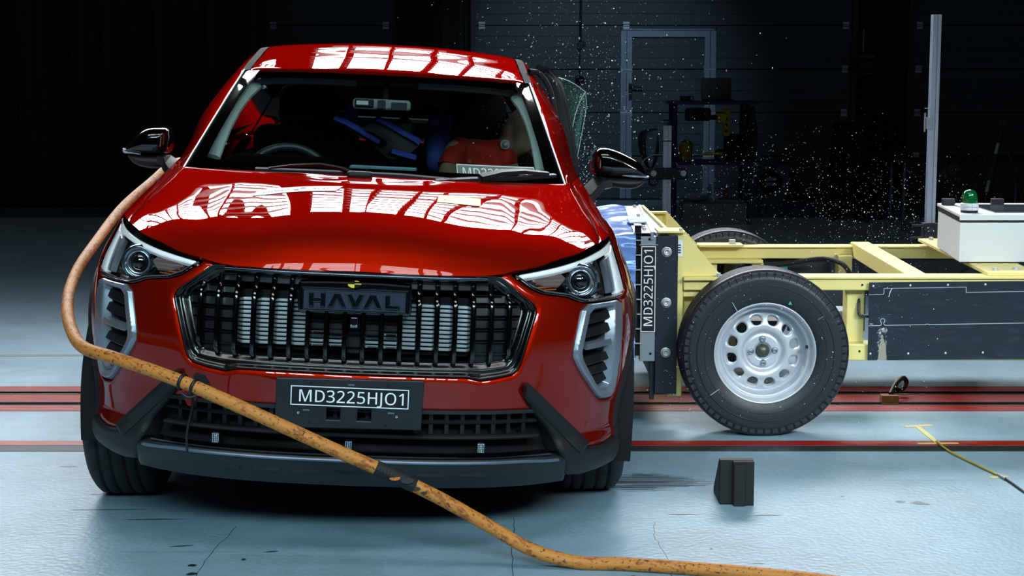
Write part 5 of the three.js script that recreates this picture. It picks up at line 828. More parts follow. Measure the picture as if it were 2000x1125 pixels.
    for (let i = 0; i < 70; i++) { c.fillStyle = `rgba(190,195,190,${0.3 + 0.5 * r()})`; c.beginPath(); c.ellipse(56 + (r() - 0.5) * 36, 190 + r() * 120, 1 + r() * 6, 1 + r() * 7, r() * 3, 0, 7); c.fill(); }
    c.fillStyle = '#9a9484'; c.beginPath(); c.moveTo(40, 322); c.lineTo(46, 255); c.lineTo(58, 225); c.lineTo(72, 262); c.lineTo(76, 322); c.fill();
    c.strokeStyle = '#dfe6ec'; c.lineWidth = 3; c.beginPath(); c.moveTo(94, 25); c.quadraticCurveTo(84, 36, 80, 60); c.stroke();
  });
  const pm = [std(0x0c1826, 0.4), std(0x0c1826, 0.4), std(0x0c1826, 0.4), std(0x0c1826, 0.4), phy({ map: pt, roughness: 0.38, clearcoat: 0.3, clearcoatRoughness: 0.3 }), std(0x0c1826, 0.4)];
  const sp = part('side_panel', new THREE.BoxGeometry(1.47, 0.315, 0.008).rotateZ(0.009).translate(2.165, 0.4475, -0.941), pm, t, 'black scratched side panel with a white scribed line');
  for (const [x, y] of [[1.444, 0.584], [1.592, 0.587], [1.742, 0.589], [1.892, 0.591], [1.44, 0.310], [1.592, 0.311], [1.742, 0.313], [1.892, 0.315]]) part('panel_rivet', new THREE.SphereGeometry(0.0048, 12, 8).scale(1, 1, 0.5).translate(x, y, -0.936), M.steel, sp);
  part('panel_tab', [span(1.434, 1.446, 0.43, 0.433, -0.936, -0.933)], M.steel, sp);
  // wheels
  const tyreGeo = (() => {
    const R = 0.334, w = 0.19, prof = [[0.196, 0.075], [0.204, 0.086], [0.235, 0.093], [0.262, 0.096], [0.275, 0.0935], [0.292, 0.0955], [0.300, 0.0925], [0.318, 0.086], [0.328, 0.079], [0.3325, 0.070]];
    for (const gx of [0.045, 0.015, -0.015, -0.045]) prof.push([R, gx + 0.007], [R - 0.008, gx + 0.004], [R - 0.008, gx - 0.004], [R, gx - 0.007]);
    for (const [r, z] of prof.slice(0, 10).reverse()) prof.push([r, -z]);
    return lathe(prof, 'z', 0, 0, 0, 144);
  })();
  const rimGeo = (() => {
    const prof = [[0.0, 0.012], [0.030, 0.012], [0.034, 0.020], [0.062, 0.020], [0.070, 0.016], [0.085, 0.030], [0.100, 0.034], [0.130, 0.024], [0.150, 0.010], [0.163, -0.002], [0.166, 0.012], [0.172, 0.046], [0.178, 0.050], [0.184, 0.047], [0.187, 0.058], [0.192, 0.078], [0.199, 0.084], [0.203, 0.080], [0.203, 0.072]];
    const zr = pchip(prof.map((p, i) => [p[0] + i * 1e-6, p[1]])), holes = Array.from({ length: 12 }, (_, i) => { const a = (i + 0.42) / 12 * 6.28318; return [0.129 * Math.cos(a), 0.129 * Math.sin(a), a]; });
    const rs = [...steps(0.001, 0.10, 26), ...steps(0.10, 0.165, 26).slice(1), ...steps(0.166, 0.203, 22)];
    const f = (p) => { let d = 1; for (const [x, y, a] of holes) { const dx = p.x - x, dy = p.y - y, q = dx * Math.cos(a) + dy * Math.sin(a), s = -dx * Math.sin(a) + dy * Math.cos(a), k = s / (0.0215 + q * 0.16), m = q / 0.0205; d = Math.min(d, (Math.pow(Math.pow(Math.abs(k), 2.4) + Math.pow(Math.abs(m), 2.4), 1 / 2.4) - 1) * 0.02); } return d; };
    return cut((a, r) => v(r * Math.cos(a), r * Math.sin(a), zr(r)), steps(0, 6.28319, 260), rs, f, { off: (d) => d < 0.004 ? -(0.004 - d) * 0.9 : 0, thick: 0.012, flip: true });
  })();
  const rimM = std(0xc9ced6, 0.36, 0.4), barrel = lathe([[0.19, 0.07], [0.186, 0.05], [0.178, 0.03], [0.17, -0.08]], 'z', 0, 0, 0, 96);
  const wheel = (x, y, z) => {
    const w = part('wheel', tyreGeo, M.tyre ??= std(0x1a1f28, 0.46, 0, { bumpMap: grainTex, bumpScale: 0.0006 }), t); w.position.set(x - 1.6, y, z + 1.65); worldShift.delete(w);
    w.geometry = tyreGeo;
    // shoulder lugs round the outer edge
    const lugs = Array.from({ length: 64 }, (_, i) => { const g = new THREE.BoxGeometry(0.0032, 0.024, 0.002); return g.translate(0, 0.311, 0.0915).rotateX(0).rotateZ(i / 64 * 6.2832); });
    part('tread_sipe', lugs, M.voidBlack, w).userData.kind = 'stuff'; part('tread_block', Array.from({ length: 64 }, (_, i) => box(0.023, 0.020, 0.005, 0, 0.311, 0.0884, 0.002).rotateX(0).rotateZ((i + 0.5) / 64 * 6.2832)), M.tyre, w).userData.kind = 'stuff';
    part('sidewall_ring', [new THREE.TorusGeometry(0.270, 0.0022, 6, 120).translate(0, 0, 0.0955), new THREE.TorusGeometry(0.240, 0.0012, 6, 120).translate(0, 0, 0.094)], M.tyre, w);
    const rim = part('wheel_rim', rimGeo, rimM, w); part('rim_barrel', barrel, std(0x4b5057, 0.5, 0.5), rim);
    part('hub_cap', lathe([[0.0, 0.034], [0.012, 0.033], [0.021, 0.026], [0.024, 0.014], [0.030, 0.012]], 'z', 0, 0, 0, 32), std(0x55564f, 0.4, 0.6), rim);
    for (let i = 0; i < 4; i++) { const a = i * Math.PI / 2 + 1.62; part('wheel_bolt', lathe([[0.0001, 0.026], [0.004, 0.026], [0.005, 0.034], [0.0085, 0.034], [0.0095, 0.031], [0.0095, 0.024], [0.014, 0.020]], 'z', 0.048 * Math.cos(a), 0.048 * Math.sin(a), 0, 20), M.alu, rim); }
    part('tyre_valve', bar(v(0.171, 0.022, 0.04), v(0.166, 0.022, 0.068), 0.006), M.rubber, rim);
    for (const [x0, y0, x1, y1, c] of [[-0.135, 0.205, -0.115, 0.17, 0xaab2bb], [-0.215, -0.165, -0.18, -0.14, 0xaab2bb], [0.2, 0.135, 0.225, 0.15, 0x6c7680]]) part('chalk_mark', bar(v(x0, y0, 0.0965), v(x1, y1, 0.0965), 0.0016), std(c, 0.8), w);
    part('paint_mark', new THREE.ShapeGeometry(shapeOf([[0.085, 0.195], [0.100, 0.195], [0.092, 0.210]])).translate(0, 0, 0.0945), std(0x2fb58e, 0.6), w);
    return w;
  };
  wheel(0.996, 0.334, -0.885); const fw = wheel(1.07, 0.334, -2.56); fw.rotation.z = 0.5;
  part('axle', [bar(v(0.996, 0.334, -0.95), v(1.07, 0.334, -2.5), 0.035), span(0.92, 1.10, 0.30, 0.42, -2.3, -1.1)], std(0x2a2c2e, 0.5, 0.4), t);

  // crushable block bolted to the trolley's front: aluminium backplate, foil-wrapped honeycomb
  const b = wthing('honeycomb_barrier', 'crushed honeycomb barrier block wrapped in creased blue foil, wedged between car and trolley', 'barrier', [0.45, 0.27, -1.65]);
  const sx = (z) => 0.06 * ((-0.92 - z) / 1.43);
  const foil = (x0, x1, y0, y1, seed) => { // top and near faces with pleats, as one wrapped sheet
    const N = 90, K = 70; return patch((u, w) => {
      // w 0..0.5 runs over the top from the far edge to the near one, 0.5..1 down the near face
      const top = w < 0.5, z = top ? lerp(-2.38, -0.93, w / 0.5) : -0.93, y = top ? 0.79 : lerp(0.79, y0, (w - 0.5) / 0.5), x = lerp(x0, x1, u) + sx(z);
      const n = fbm(x * 5, top ? z * 9 : y * 26, seed, 3), m = fbm(x * 3 + 5, top ? z * 16 : y * 9, seed + 9, 3), c = Math.abs(fbm(x * 4, top ? z * 12 : y * 14, seed + 4, 2));
      const dent = Math.pow(1 - u, 1.5) * 0.03;
      return v(x, y + (top ? n * 0.022 + c * 0.02 - dent : n * 0.008), z + (top ? m * 0.01 : n * 0.030 - c * 0.045 + 0.012));
    }, N, K * 2);
  };
  const foilM = phy({ color: 0x84a6f0, roughness: 0.26, metalness: 0.25, clearcoat: 0.4 });
  part('foil_cover', foil(0.20, 0.492, 0.27, 0.79, 2), foilM, b, 'creased blue foil'); part('honeycomb_block', span(0.22, 0.50, 0.285, 0.765, -2.33, -0.985), std(0x252a33, 0.6), b);
  for (let i = 0; i < 9; i++) { const y = 0.30 + i * 0.0595; part('honeycomb_cell', [span(0.492, 0.516, y, y + 0.050, -0.985, -0.95), ].map((g) => g), M.voidBlack, b); part('honeycomb_wall', [span(0.488, 0.518, y + 0.0505, y + 0.0535, -1.0, -0.932)], std(0xc8d0da, 0.4, 0.5), b); }
  part('alloy_angle', [span(0.513, 0.576, 0.279, 0.783, -0.985, -0.94, 0.002)], M.alu, b); part('angle_holes', [[0.556, 0.31], [0.548, 0.772]].map(([x, y]) => cyl(0.005, 0.005, 0.004, x, y, -0.939, 'z', 12)), M.voidBlack, b);
  part('angle_lip', span(0.508, 0.582, 0.748, 0.752, -0.943, -0.934), M.alu, b);
  part('cap_plate', patch((u, w) => { const z = lerp(-2.36, -0.93, w), x = lerp(0.485, 0.556, u) + sx(z); return v(x, 0.797 + 0.004 * fbm(x * 20, z * 3, 5, 2), z); }, 6, 30).toNonIndexed(), M.alu, b, 'aluminium cap plate'); part('cap_edge', sweep([-2.36, -1.9, -1.4, -0.93].map((z) => v(0.558 + sx(z), 0.790, z)), [0, 0, 0, 0].map(() => v(0, 1, 0)), [[-0.006, -0.02], [0.006, -0.02], [0.006, 0.012], [-0.006, 0.012]]), M.alu, b);
  const tagQ = [[0.478, -1.30], [0.55, -1.32], [0.55, -1.52], [0.47, -1.50]].map(([x, z]) => [x + sx(z), z]); part('cap_tag', extrude(tagQ.map(([x, z]) => [x, -z]), 0.006, 0.001).rotateX(-Math.PI / 2).translate(0, 0.804, 0), std(0xaab8d8, 0.35, 0.4), b);
  for (const z of [-1.15, -1.05, -1.72, -2.25]) part('cap_screw', [cyl(0.008, 0.008, 0.01, 0.53 + sx(z), 0.804, z, 'y', 8)], M.steel, b);
  part('backing_plate', span(0.582, 0.627, 0.16, 0.785, -2.38, -0.985), std(0x9aa2aa, 0.5, 0.4), b);
  const tg = new THREE.BoxGeometry(0.348, 0.0605, 0.002).rotateZ(Math.PI / 2).translate(0.5445, 0.5715, -0.936);
  part('number_strip', tg, [M.black, M.black, M.black, M.black, phy({ map: labelTex(), roughness: 0.35 }), M.black], b, 'black strip printed MD3225HJO1 upwards in white');

  // control box on the deck with its beacon
  const cb = wthing('control_box', 'white steel control box with black lid edge standing on the trolley deck', 'box', [2.2, 0.634, -1.6]);
  const shell = extrude([[1.884, 1.30], [2.62, 1.30], [2.68, 1.92], [1.953, 1.92]], 0.168, 0.004).rotateX(-Math.PI / 2).translate(0, 0.640, 0); const wm = std(0xd7dde3, 0.45, 0.05);
  const cbs = part('box_body', shell, wm, cb); part('box_foot', extrude([[1.90, 1.32], [2.60, 1.32], [2.66, 1.90], [1.965, 1.90]], 0.008).rotateX(-Math.PI / 2).translate(0, 0.634, 0), M.black, cb);
  part('lid_seal', extrude([[1.882, 1.297], [2.622, 1.297], [2.682, 1.923], [1.951, 1.923]], 0.020).rotateX(-Math.PI / 2).translate(0, 0.809, 0), std(0x14161a, 0.5), cb);
  part('lid', extrude([[1.879, 1.294], [2.625, 1.294], [2.685, 1.926], [1.948, 1.926]], 0.013, 0.003).rotateX(-Math.PI / 2).translate(0, 0.829, 0), wm, cb); part('lid_front', span(1.879, 2.62, 0.818, 0.838, -1.2945, -1.290), wm, cb);
  part('lid_window', extrude([[2.05, 1.38], [2.40, 1.38], [2.42, 1.80], [2.06, 1.80]], 0.004).rotateX(-Math.PI / 2).translate(0, 0.842, 0), std(0x3d4b57, 0.15, 0.3), cb); part('lid_rib', [span(1.98, 1.99, 0.842, 0.848, -1.78, -1.42), span(2.42, 2.43, 0.842, 0.848, -1.78, -1.42)], M.alu, cb);
  for (const x of [1.965, 2.185]) part('lid_latch', box(0.055, 0.030, 0.03, x, 0.857, -1.80, 0.003), std(0x2a2e33, 0.4, 0.4), cb);
  const be = wthing('beacon', 'small green warning beacon on a white base standing on the control box', 'light', [1.948, 0.842, -1.40]);
  part('base_ring', [cyl(0.036, 0.036, 0.010, 1.948, 0.847, -1.40, 'y', 32)], M.black, be); part('base', lathe([[0.0, 0.0], [0.037, 0.0], [0.038, 0.003], [0.038, 0.028], [0.035, 0.031], [0, 0.031]], 'y', 1.948, 0.852, -1.40, 40), std(0xdfe5ea, 0.35), be);
  part('base_seam', [span(1.910, 1.9865, 0.8665, 0.8675, -1.363, -1.3615), span(1.9475, 1.9485, 0.853, 0.882, -1.3625, -1.3612)], M.black, be);
  part('dome', lathe([[0.032, 0.0], [0.0325, 0.02], [0.030, 0.038], [0.024, 0.049], [0.013, 0.055], [0, 0.057]], 'y', 1.948, 0.883, -1.40, 40), phy({ color: 0x0c8a4c, roughness: 0.08, transmission: 0.6, thickness: 0, clearcoat: 1 }), be, 'green dome'); part('bulb', new THREE.SphereGeometry(0.012, 16, 12).translate(1.948, 0.905, -1.40), std(0x8fd8b0, 0.3), be);
}

// ---------------------------------------------------------------- things on the floor
{
  // rubber chock: wedge with a stepped back
  const c = wthing('wheel_chock', 'black rubber wheel chock standing alone on the floor in front of the trolley', 'chock', [0.745, 0, 0.17]);
  part('wedge', extrude([[0.0, 0], [0.165, 0], [0.165, 0.02], [0.03, 0.152], [0.0, 0.152]].map(([a, y]) => [a, y]), 0.112, 0.004).rotateY(Math.PI / 2).translate(0.690, 0, 0.235), M.rubber, c);
  part('rib_block', [span(0.732, 0.802, 0, 0.150, 0.225, 0.252, 0.003), span(0.734, 0.772, 0, 0.14, 0.245, 0.262, 0.003), span(0.690, 0.732, 0.004, 0.150, 0.222, 0.238, 0.003)], M.rubber, c);
  // yellow tape and cable on the floor at right
  const tapeM = std(0xd8c77a, 0.6), tp = (name, a, b, w, label) => { const d = v(b[0] - a[0], 0, b[1] - a[1]), g = new THREE.BoxGeometry(d.length(), 0.0012, w).rotateY(-Math.atan2(d.z, d.x)).translate((a[0] + b[0]) / 2, 0.0012, (a[1] + b[1]) / 2); return solo(name, g, tapeM, label, 'tape'); };
  tp('floor_tape', [1.60, -0.985], [1.72, -1.02], 0.022, 'short yellow tape strip at the far end of the floor cable');
  tp('floor_tape', [1.575, -0.675], [1.735, -0.68], 0.02, 'yellow tape strip across the floor cable on the thin red stripe');
  tp('floor_tape', [1.70, -0.13], [1.765, -0.155], 0.022, 'yellow tape patch holding the near end of the yellow floor cable'); tp('floor_tape', [1.652, -0.985], [1.657, -0.69], 0.022, 'long yellow tape strip laid along the floor cable');
  const cable = wthing('floor_cable', 'thin yellow cable with dark end taped to the floor in front of the trolley', 'cable', [1.7, 0, -0.3]);
  part('yellow_sheath', tube([[1.656, 0.005, -0.70], [1.652, 0.006, -0.62], [1.658, 0.006, -0.52], [1.688, 0.006, -0.36], [1.715, 0.006, -0.23], [1.735, 0.005, -0.145]], 0.0045, 60), std(0xb9a445, 0.5), cable); part('dark_sheath', tube([[1.735, 0.005, -0.145], [1.745, 0.005, -0.05], [1.75, 0.005, 0.08], [1.77, 0.005, 0.3], [1.8, 0.005, 0.8]], 0.004, 40), M.rubber, cable); part('plug', [bar(v(1.733, 0.006, -0.152), v(1.741, 0.006, -0.095), 0.006)], std(0x8e949a, 0.4, 0.5), cable);
  // towing hook in the rail
  const h = wthing('tow_hook', 'rusty steel towing hook sitting in the floor rail behind the trolley wheel', 'hook', [1.69, 0, -1.55]);
  part('hook_arc', tube([[1.66, 0.035, -1.50], [1.70, 0.075, -1.56], [1.745, 0.085, -1.62], [1.762, 0.06, -1.64], [1.745, 0.035, -1.63], [1.715, 0.035, -1.60]], 0.011, 40), std(0x3a352e, 0.5, 0.6), h); part('hook_foot', span(1.615, 1.69, -0.01, 0.035, -1.515, -1.465, 0.004), std(0x8a5a2a, 0.7, 0.2), h);
}
// ---------------------------------------------------------------- behind the trolley
{
  const aluP = std(0xb4c0d4, 0.35, 0.35), dk = std(0x16181b, 0.6), darkBlue = std(0x1f2a5a, 0.6), yel = std(0xb79c22, 0.6);
  const slot = (w, d) => { const a = w / 2, b = d / 2, s = w * 0.13, q = w * 0.16; return [[-a, -b], [-s, -b], [-s, -b + q], [s, -b + q], [s, -b], [a, -b], [a, -s], [a - q, -s], [a - q, s], [a, s], [a, b], [s, b], [s, b - q], [-s, b - q], [-s, b], [-a, b], [-a, s], [-a + q, s], [-a + q, -s], [-a, -s]]; };
  const profile = (w, d, h) => extrude(slot(w, d), h).rotateX(-Math.PI / 2);
  // tall aluminium post
  const p = wthing('profile_post', 'tall bright aluminium profile post standing behind the white control box', 'post', [2.31, 0, -3.45]);
  part('profile', profile(0.046, 0.05, 1.755).translate(2.31, 0, -3.45), aluP, p); part('slider', [span(2.262, 2.30, 1.135, 1.20, -3.44, -3.41, 0.003), span(2.255, 2.262, 1.12, 1.225, -3.43, -3.42), span(2.258, 2.288, 1.246, 1.250, -3.44, -3.42)], M.alu, p);
  part('foot_clamp', [span(2.22, 2.36, 0.0, 0.03, -3.6, -3.3), span(2.27, 2.35, 0.50, 0.62, -3.48, -3.40, 0.006), span(2.21, 2.30, 0.60, 0.612, -3.44, -3.42), span(2.20, 2.30, 0.53, 0.542, -3.44, -3.42)], dk, p);
  // short post with dials
  const q = wthing('measuring_stand', 'short aluminium post with a black crossbar carrying two round white dials', 'stand', [1.19, 0, -7]);
  part('profile', profile(0.062, 0.062, 1.055).translate(1.19, 0, -7), aluP, q); part('crossbar', [span(1.03, 1.345, 0.645, 0.735, -6.98, -6.95, 0.01)], dk, q); for (const x of [1.085, 1.313]) part('dial', [cyl(0.022, 0.022, 0.012, x, 0.694, -6.944, 'z', 28), ], std(0xbfd0dc, 0.5), q);
  part('strap', span(1.155, 1.226, 0.935, 0.943, -7.035, -6.965), dk, q); part('top_knob', [cyl(0.006, 0.006, 0.04, 1.19, 1.075, -7, 'y', 10), span(1.155, 1.225, 1.093, 1.104, -7.02, -6.98)], dk, q); part('ring_hook', new THREE.TorusGeometry(0.032, 0.008, 8, 24).translate(1.085, 0.63, -6.96), dk, q); part('stand_foot', span(1.0, 1.38, 0, 0.03, -7.2, -6.8), dk, q);
  part('signal_cable', tube([[1.16, 0.83, -6.98], [1.12, 0.835, -6.97], [1.06, 0.825, -6.97], [1.01, 0.79, -6.97], [0.98, 0.70, -6.97]], 0.003, 30), std(0xb9c2c8, 0.4), q); part('coiled_cable', [0, 1, 2, 3, 4].map((k) => tube([[1.12 - k * 0.008, 1.03, -7.02], [1.04 - k * 0.012, 1.0, -7.03 - k * 0.01], [1.03 - k * 0.01, 0.85, -7.05], [1.07, 0.72, -7.05], [1.11 + k * 0.004, 0.85, -7.04], [1.12, 0.98, -7.03]], 0.006, 40, 6)), M.rubber, q);
  // tool cart and what stands on it
  const C = wthing('tool_cart', 'dark blue two shelf tool cart parked before the big sectional door', 'cart', [2.0, 0, -11]);
  for (const y of [1.16, 0.56]) part('shelf', [span(1.58, 2.46, y, y + 0.035, -11.3, -10.75, 0.006)], darkBlue, C);
  for (const [x, z] of [[1.63, -10.8], [1.63, -11.25], [2.36, -10.8], [2.36, -11.25]]) part('cart_leg', bar(v(x, 0.08, z), v(x, 1.16, z), 0.022), darkBlue, C);
  part('push_handle', tube([[1.63, 1.0, -10.78], [1.62, 0.95, -10.76], [1.66, 0.62, -10.76], [1.7, 0.58, -10.78]], 0.018, 30), darkBlue, C); for (const [x, z] of [[1.63, -10.8], [1.63, -11.25], [2.36, -10.8], [2.36, -11.25]]) part('castor', cyl(0.045, 0.045, 0.03, x, 0.045, z, 'x', 20), dk, C);
  const it = (name, geo, mat, label, cat) => solo(name, geo, mat, label, cat);
  const lap = wthing('laptop', 'open dark laptop standing on top of the tool cart', 'laptop', [2.08, 1.196, -11.0]); part('screen_lid', span(1.905, 2.21, 1.21, 1.43, -11.05, -11.035, 0.003).translate(-2.05, -1.2, 11.04).rotateX(-0.22).translate(2.06, 1.2, -11.04), std(0x191813, 0.5), lap); part('keyboard_half', span(1.92, 2.24, 1.196, 1.212, -11.03, -10.82, 0.003), std(0x20221f, 0.5), lap);
  it('mug', join([cyl(0.05, 0.055, 0.05, 1.74, 1.22, -10.9), new THREE.TorusGeometry(0.02, 0.006, 8, 16).translate(1.80, 1.22, -10.9)]), dk, 'small dark cup at the left end of the cart top', 'cup');
  const dr = wthing('power_drill', 'yellow cordless drill hanging on the front of the tool cart', 'drill', [2.12, 0.86, -10.7]); part('drill_body', [span(2.03, 2.13, 0.98, 1.08, -10.73, -10.68, 0.015), span(2.10, 2.165, 0.85, 1.12, -10.74, -10.69, 0.012)], yel, dr); part('drill_chuck', cyl(0.02, 0.028, 0.09, 1.985, 1.035, -10.705, 'x', 16), dk, dr); part('drill_grip', [0.90, 0.96, 1.02].map((y) => box(0.028, 0.03, 0.01, 2.13, y, -10.688, 0.004)), dk, dr);
  it('tool_roll', span(1.72, 1.98, 1.0, 1.13, -10.78, -10.70, 0.03), std(0x241f12, 0.9), 'brown tool roll hung under the cart top', 'tool roll'); it('cable_coil', new THREE.TorusGeometry(0.055, 0.016, 10, 30).translate(2.375, 0.93, -10.72), std(0x3a3a30, 0.7), 'grey cable coil hooked on the right side of the tool cart', 'cable'); it('tool_bag', box(0.3, 0.26, 0.2, 2.3, 0.73, -11.0, 0.05), std(0x101012, 0.9), 'black tool bag on the lower shelf of the cart', 'bag');
  it('angle_grinder', join([cyl(0.055, 0.07, 0.15, 1.76, 0.66, -10.95), new THREE.SphereGeometry(0.07, 18, 12).translate(1.76, 0.735, -10.95)]), yel, 'rounded yellow power tool at the left end of the lower cart shelf', 'power tool'); it('yellow_wrench', span(1.93, 2.13, 0.596, 0.625, -10.82, -10.78, 0.01).rotateZ(0.03), yel, 'flat yellow tool lying at the front of the lower cart shelf', 'tool');
  it('pulley', new THREE.TorusGeometry(0.05, 0.018, 10, 30).translate(2.09, 0.655, -10.80), dk, 'dark round pulley beside the flat yellow tool', 'pulley'); it('cable_bundle', join(Array.from({ length: 6 }, (_, k) => tube([[2.30 + k * 0.02, 1.15, -10.72], [2.27 + k * 0.03, 0.95, -10.70], [2.33 + k * 0.02, 0.78, -10.70], [2.30 + k * 0.025, 0.66, -10.72], [2.36 + k * 0.012, 0.58, -10.72]], 0.012, 30, 6))), dk, 'tangle of black cables hanging from the right end of the cart', 'cable');
  // bins at the cart's foot
  const bin = (name, x, z, w, h, d, m, label) => it(name, join([extrude([[-w / 2 * 0.9, 0], [w / 2 * 0.9, 0], [w / 2, h], [w / 2 - 0.02, h], [w / 2 * 0.9 - 0.02, 0.02], [-w / 2 * 0.9 + 0.02, 0.02], [-w / 2 + 0.02, h], [-w / 2, h]], d).translate(x, 0, z - d / 2), span(x - w / 2, x + w / 2, 0.0, h * 0.98, z - d / 2 - 0.01, z - d / 2), span(x - w / 2, x + w / 2, 0.0, h * 0.98, z + d / 2, z + d / 2 + 0.01)]), m, label, 'bin');
  bin('plastic_bin', 1.98, -10.5, 0.62, 0.21, 0.36, std(0x6b7f8f, 0.6), 'wide pale grey plastic bin on the floor in front of the tool cart');
  it('round_tin', lathe([[0, 0.0], [0.12, 0.0], [0.125, 0.06], [0.12, 0.065], [0, 0.06]], 'y', 1.80, 0.22, -10.5, 36), std(0x8295a4, 0.5), 'flat round grey tin on the left of the plastic bin', 'tin'); it('round_tin', lathe([[0, 0], [0.045, 0], [0.045, 0.06], [0, 0.06]], 'y', 1.98, 0.22, -10.45, 30), std(0x8fa3b2, 0.5), 'small grey tin standing in the middle of the plastic bin', 'tin'); it('spray_can', join([cyl(0.022, 0.022, 0.13, 1.96, 0.285, -10.6), cyl(0.012, 0.016, 0.03, 1.96, 0.365, -10.6)]), std(0x4a86c8, 0.4), 'small blue spray can in the plastic bin', 'can'); it('spray_can', join([cyl(0.022, 0.022, 0.11, 2.12, 0.275, -10.6), cyl(0.012, 0.016, 0.03, 2.12, 0.345, -10.6)]), std(0x9a2a22, 0.4), 'small red spray can in the plastic bin', 'can');
  // cable drum on the floor by the door
  const R = wthing('cable_drum', 'grey cable drum box with a dark round front standing against the big sectional door', 'cable drum', [2.93, 0, -12.7]); part('drum_case', extrude(chaikin([[-0.19, 0.0], [0.19, 0.0], [0.19, 0.42], [0.16, 0.47], [-0.16, 0.47], [-0.19, 0.42]], 1), 0.14, 0.01).translate(2.90, 0, -12.78), std(0x5e6b78, 0.55), R); part('drum_face', lathe([[0, 0.02], [0.10, 0.02], [0.115, 0.012], [0.13, 0.0]], 'z', 2.89, 0.27, -12.64, 36), dk, R); part('drum_ring', new THREE.TorusGeometry(0.145, 0.014, 10, 40).translate(2.89, 0.27, -12.638), std(0x76838f, 0.5), R); part('drum_plate', [span(2.835, 2.945, 0.29, 0.325, -12.622, -12.617), span(2.835, 2.945, 0.232, 0.268, -12.622, -12.617)], std(0xa9bac8, 0.5), R); part('drum_knob', box(0.05, 0.06, 0.03, 2.89, 0.42, -12.63, 0.008), dk, R);
  // switch hanging on its cable
  const sw = wthing('hanging_switch', 'black switch box hanging on a cable in front of the big sectional door', 'switch', [0.77, 1.7, -12.8]); part('switch_box', [box(0.075, 0.09, 0.06, 0.765, 1.785, -12.8, 0.01), box(0.04, 0.05, 0.05, 0.805, 1.80, -12.8, 0.008)], std(0x14110f, 0.6), sw); part('cable', tube([[0.77, 1.83, -12.8], [0.772, 2.2, -12.8], [0.78, 3.5, -12.8], [0.78, 7.6, -12.8]], 0.008, 40), M.rubber, sw);
  // dark furniture at right
  const ch = wthing('office_chair', 'dark office chair with a curved back in front of the big sectional door', 'chair', [3.42, 0, -11]); part('backrest', patch((u, w) => v(3.22 + 0.36 * u + 0.05 * w * (1 - u), 0.42 + 0.55 * w, -11.05 - 0.10 * Math.sin(Math.PI * u) - 0.06 * w), 12, 12).toNonIndexed(), std(0x0e0e10, 0.8), ch); part('seat', box(0.46, 0.08, 0.44, 3.44, 0.44, -10.82, 0.03), std(0x0e0e10, 0.8), ch); part('gas_column', cyl(0.025, 0.025, 0.34, 3.44, 0.24, -10.85), dk, ch); for (let k = 0; k < 5; k++) { const a = k * 1.2566; part('foot', [bar(v(3.44, 0.10, -10.85), v(3.44 + 0.28 * Math.cos(a), 0.06, -10.85 + 0.28 * Math.sin(a)), 0.018), new THREE.SphereGeometry(0.028, 12, 8).translate(3.44 + 0.28 * Math.cos(a), 0.028, -10.85 + 0.28 * Math.sin(a))], dk, ch); }
  const cam = wthing('camera_box', 'grey wall box with a dark camera mounted beside the big sectional door', 'camera', [4.15, 1.4, -13.4]); part('back_box', box(0.20, 0.24, 0.06, 4.13, 1.58, -13.58, 0.012), std(0x46505a, 0.5), cam); part('camera_body', [box(0.24, 0.16, 0.2, 4.06, 1.565, -13.45, 0.02), cyl(0.05, 0.045, 0.06, 3.95, 1.565, -13.38, 'z', 20)], dk, cam); part('lamp_tube', cyl(0.012, 0.012, 0.26, 4.08, 1.86, -13.55, 'y', 12), std(0x8393a2, 0.4, 0.3), cam);
  const tr = wthing('tripod', 'slim black tripod with bright leg clamps standing right of the tall aluminium post', 'tripod', [4.2, 0, -8.8]); const hub = v(4.30, 0.98, -8.8); for (const [x, z] of [[4.05, -8.6], [4.55, -8.6], [4.28, -9.15]]) { part('leg', bar(hub, v(x, 0.01, z), 0.014), dk, tr); } part('leg_clamp', [bar(v(4.262, 0.85, -8.769), v(4.236, 0.76, -8.749), 0.017), bar(v(4.175, 0.53, -8.70), v(4.15, 0.43, -8.68), 0.017)], std(0x93a7a0, 0.4, 0.5), tr); part('head', [box(0.08, 0.1, 0.08, 4.30, 1.03, -8.8, 0.015)], dk, tr);
  const fa = wthing('floor_fan', 'large dark floor fan with a wire cage far behind the control box', 'fan', [4.0, 0, -9.4]); part('cage', [0.08, 0.15, 0.21, 0.26].map((r) => new THREE.TorusGeometry(r, 0.006, 6, 48).translate(4.10, 0.64, -9.3)), std(0x2c3036, 0.4, 0.4), fa); part('blade', [0, 1, 2].map((k) => box(0.09, 0.2, 0.006, 0, 0.12, 0, 0.002).rotateY(0.5).rotateZ(k * 2.094).translate(4.10, 0.64, -9.33)), std(0x30353b, 0.5), fa); part('fan_foot', [bar(v(4.1, 0.38, -9.34), v(4.1, 0.02, -9.34), 0.02), cyl(0.18, 0.18, 0.03, 4.1, 0.015, -9.34)], dk, fa); part('motor', cyl(0.06, 0.05, 0.14, 4.10, 0.64, -9.42, 'z', 24), dk, fa);
  const tb = wthing('side_table', 'dark side table with thin metal legs behind the trolley beam', 'table', [3.9, 0, -9.9]); part('table_top', span(3.62, 4.9, 0.62, 0.66, -10.2, -9.6, 0.004), dk, tb); for (const [x, z] of [[3.66, -9.64], [4.86, -9.64], [3.66, -10.16], [4.86, -10.16]]) part('leg', bar(v(x, 0, z), v(x, 0.62, z), 0.018), std(0x5a6a70, 0.4, 0.5), tb);
}
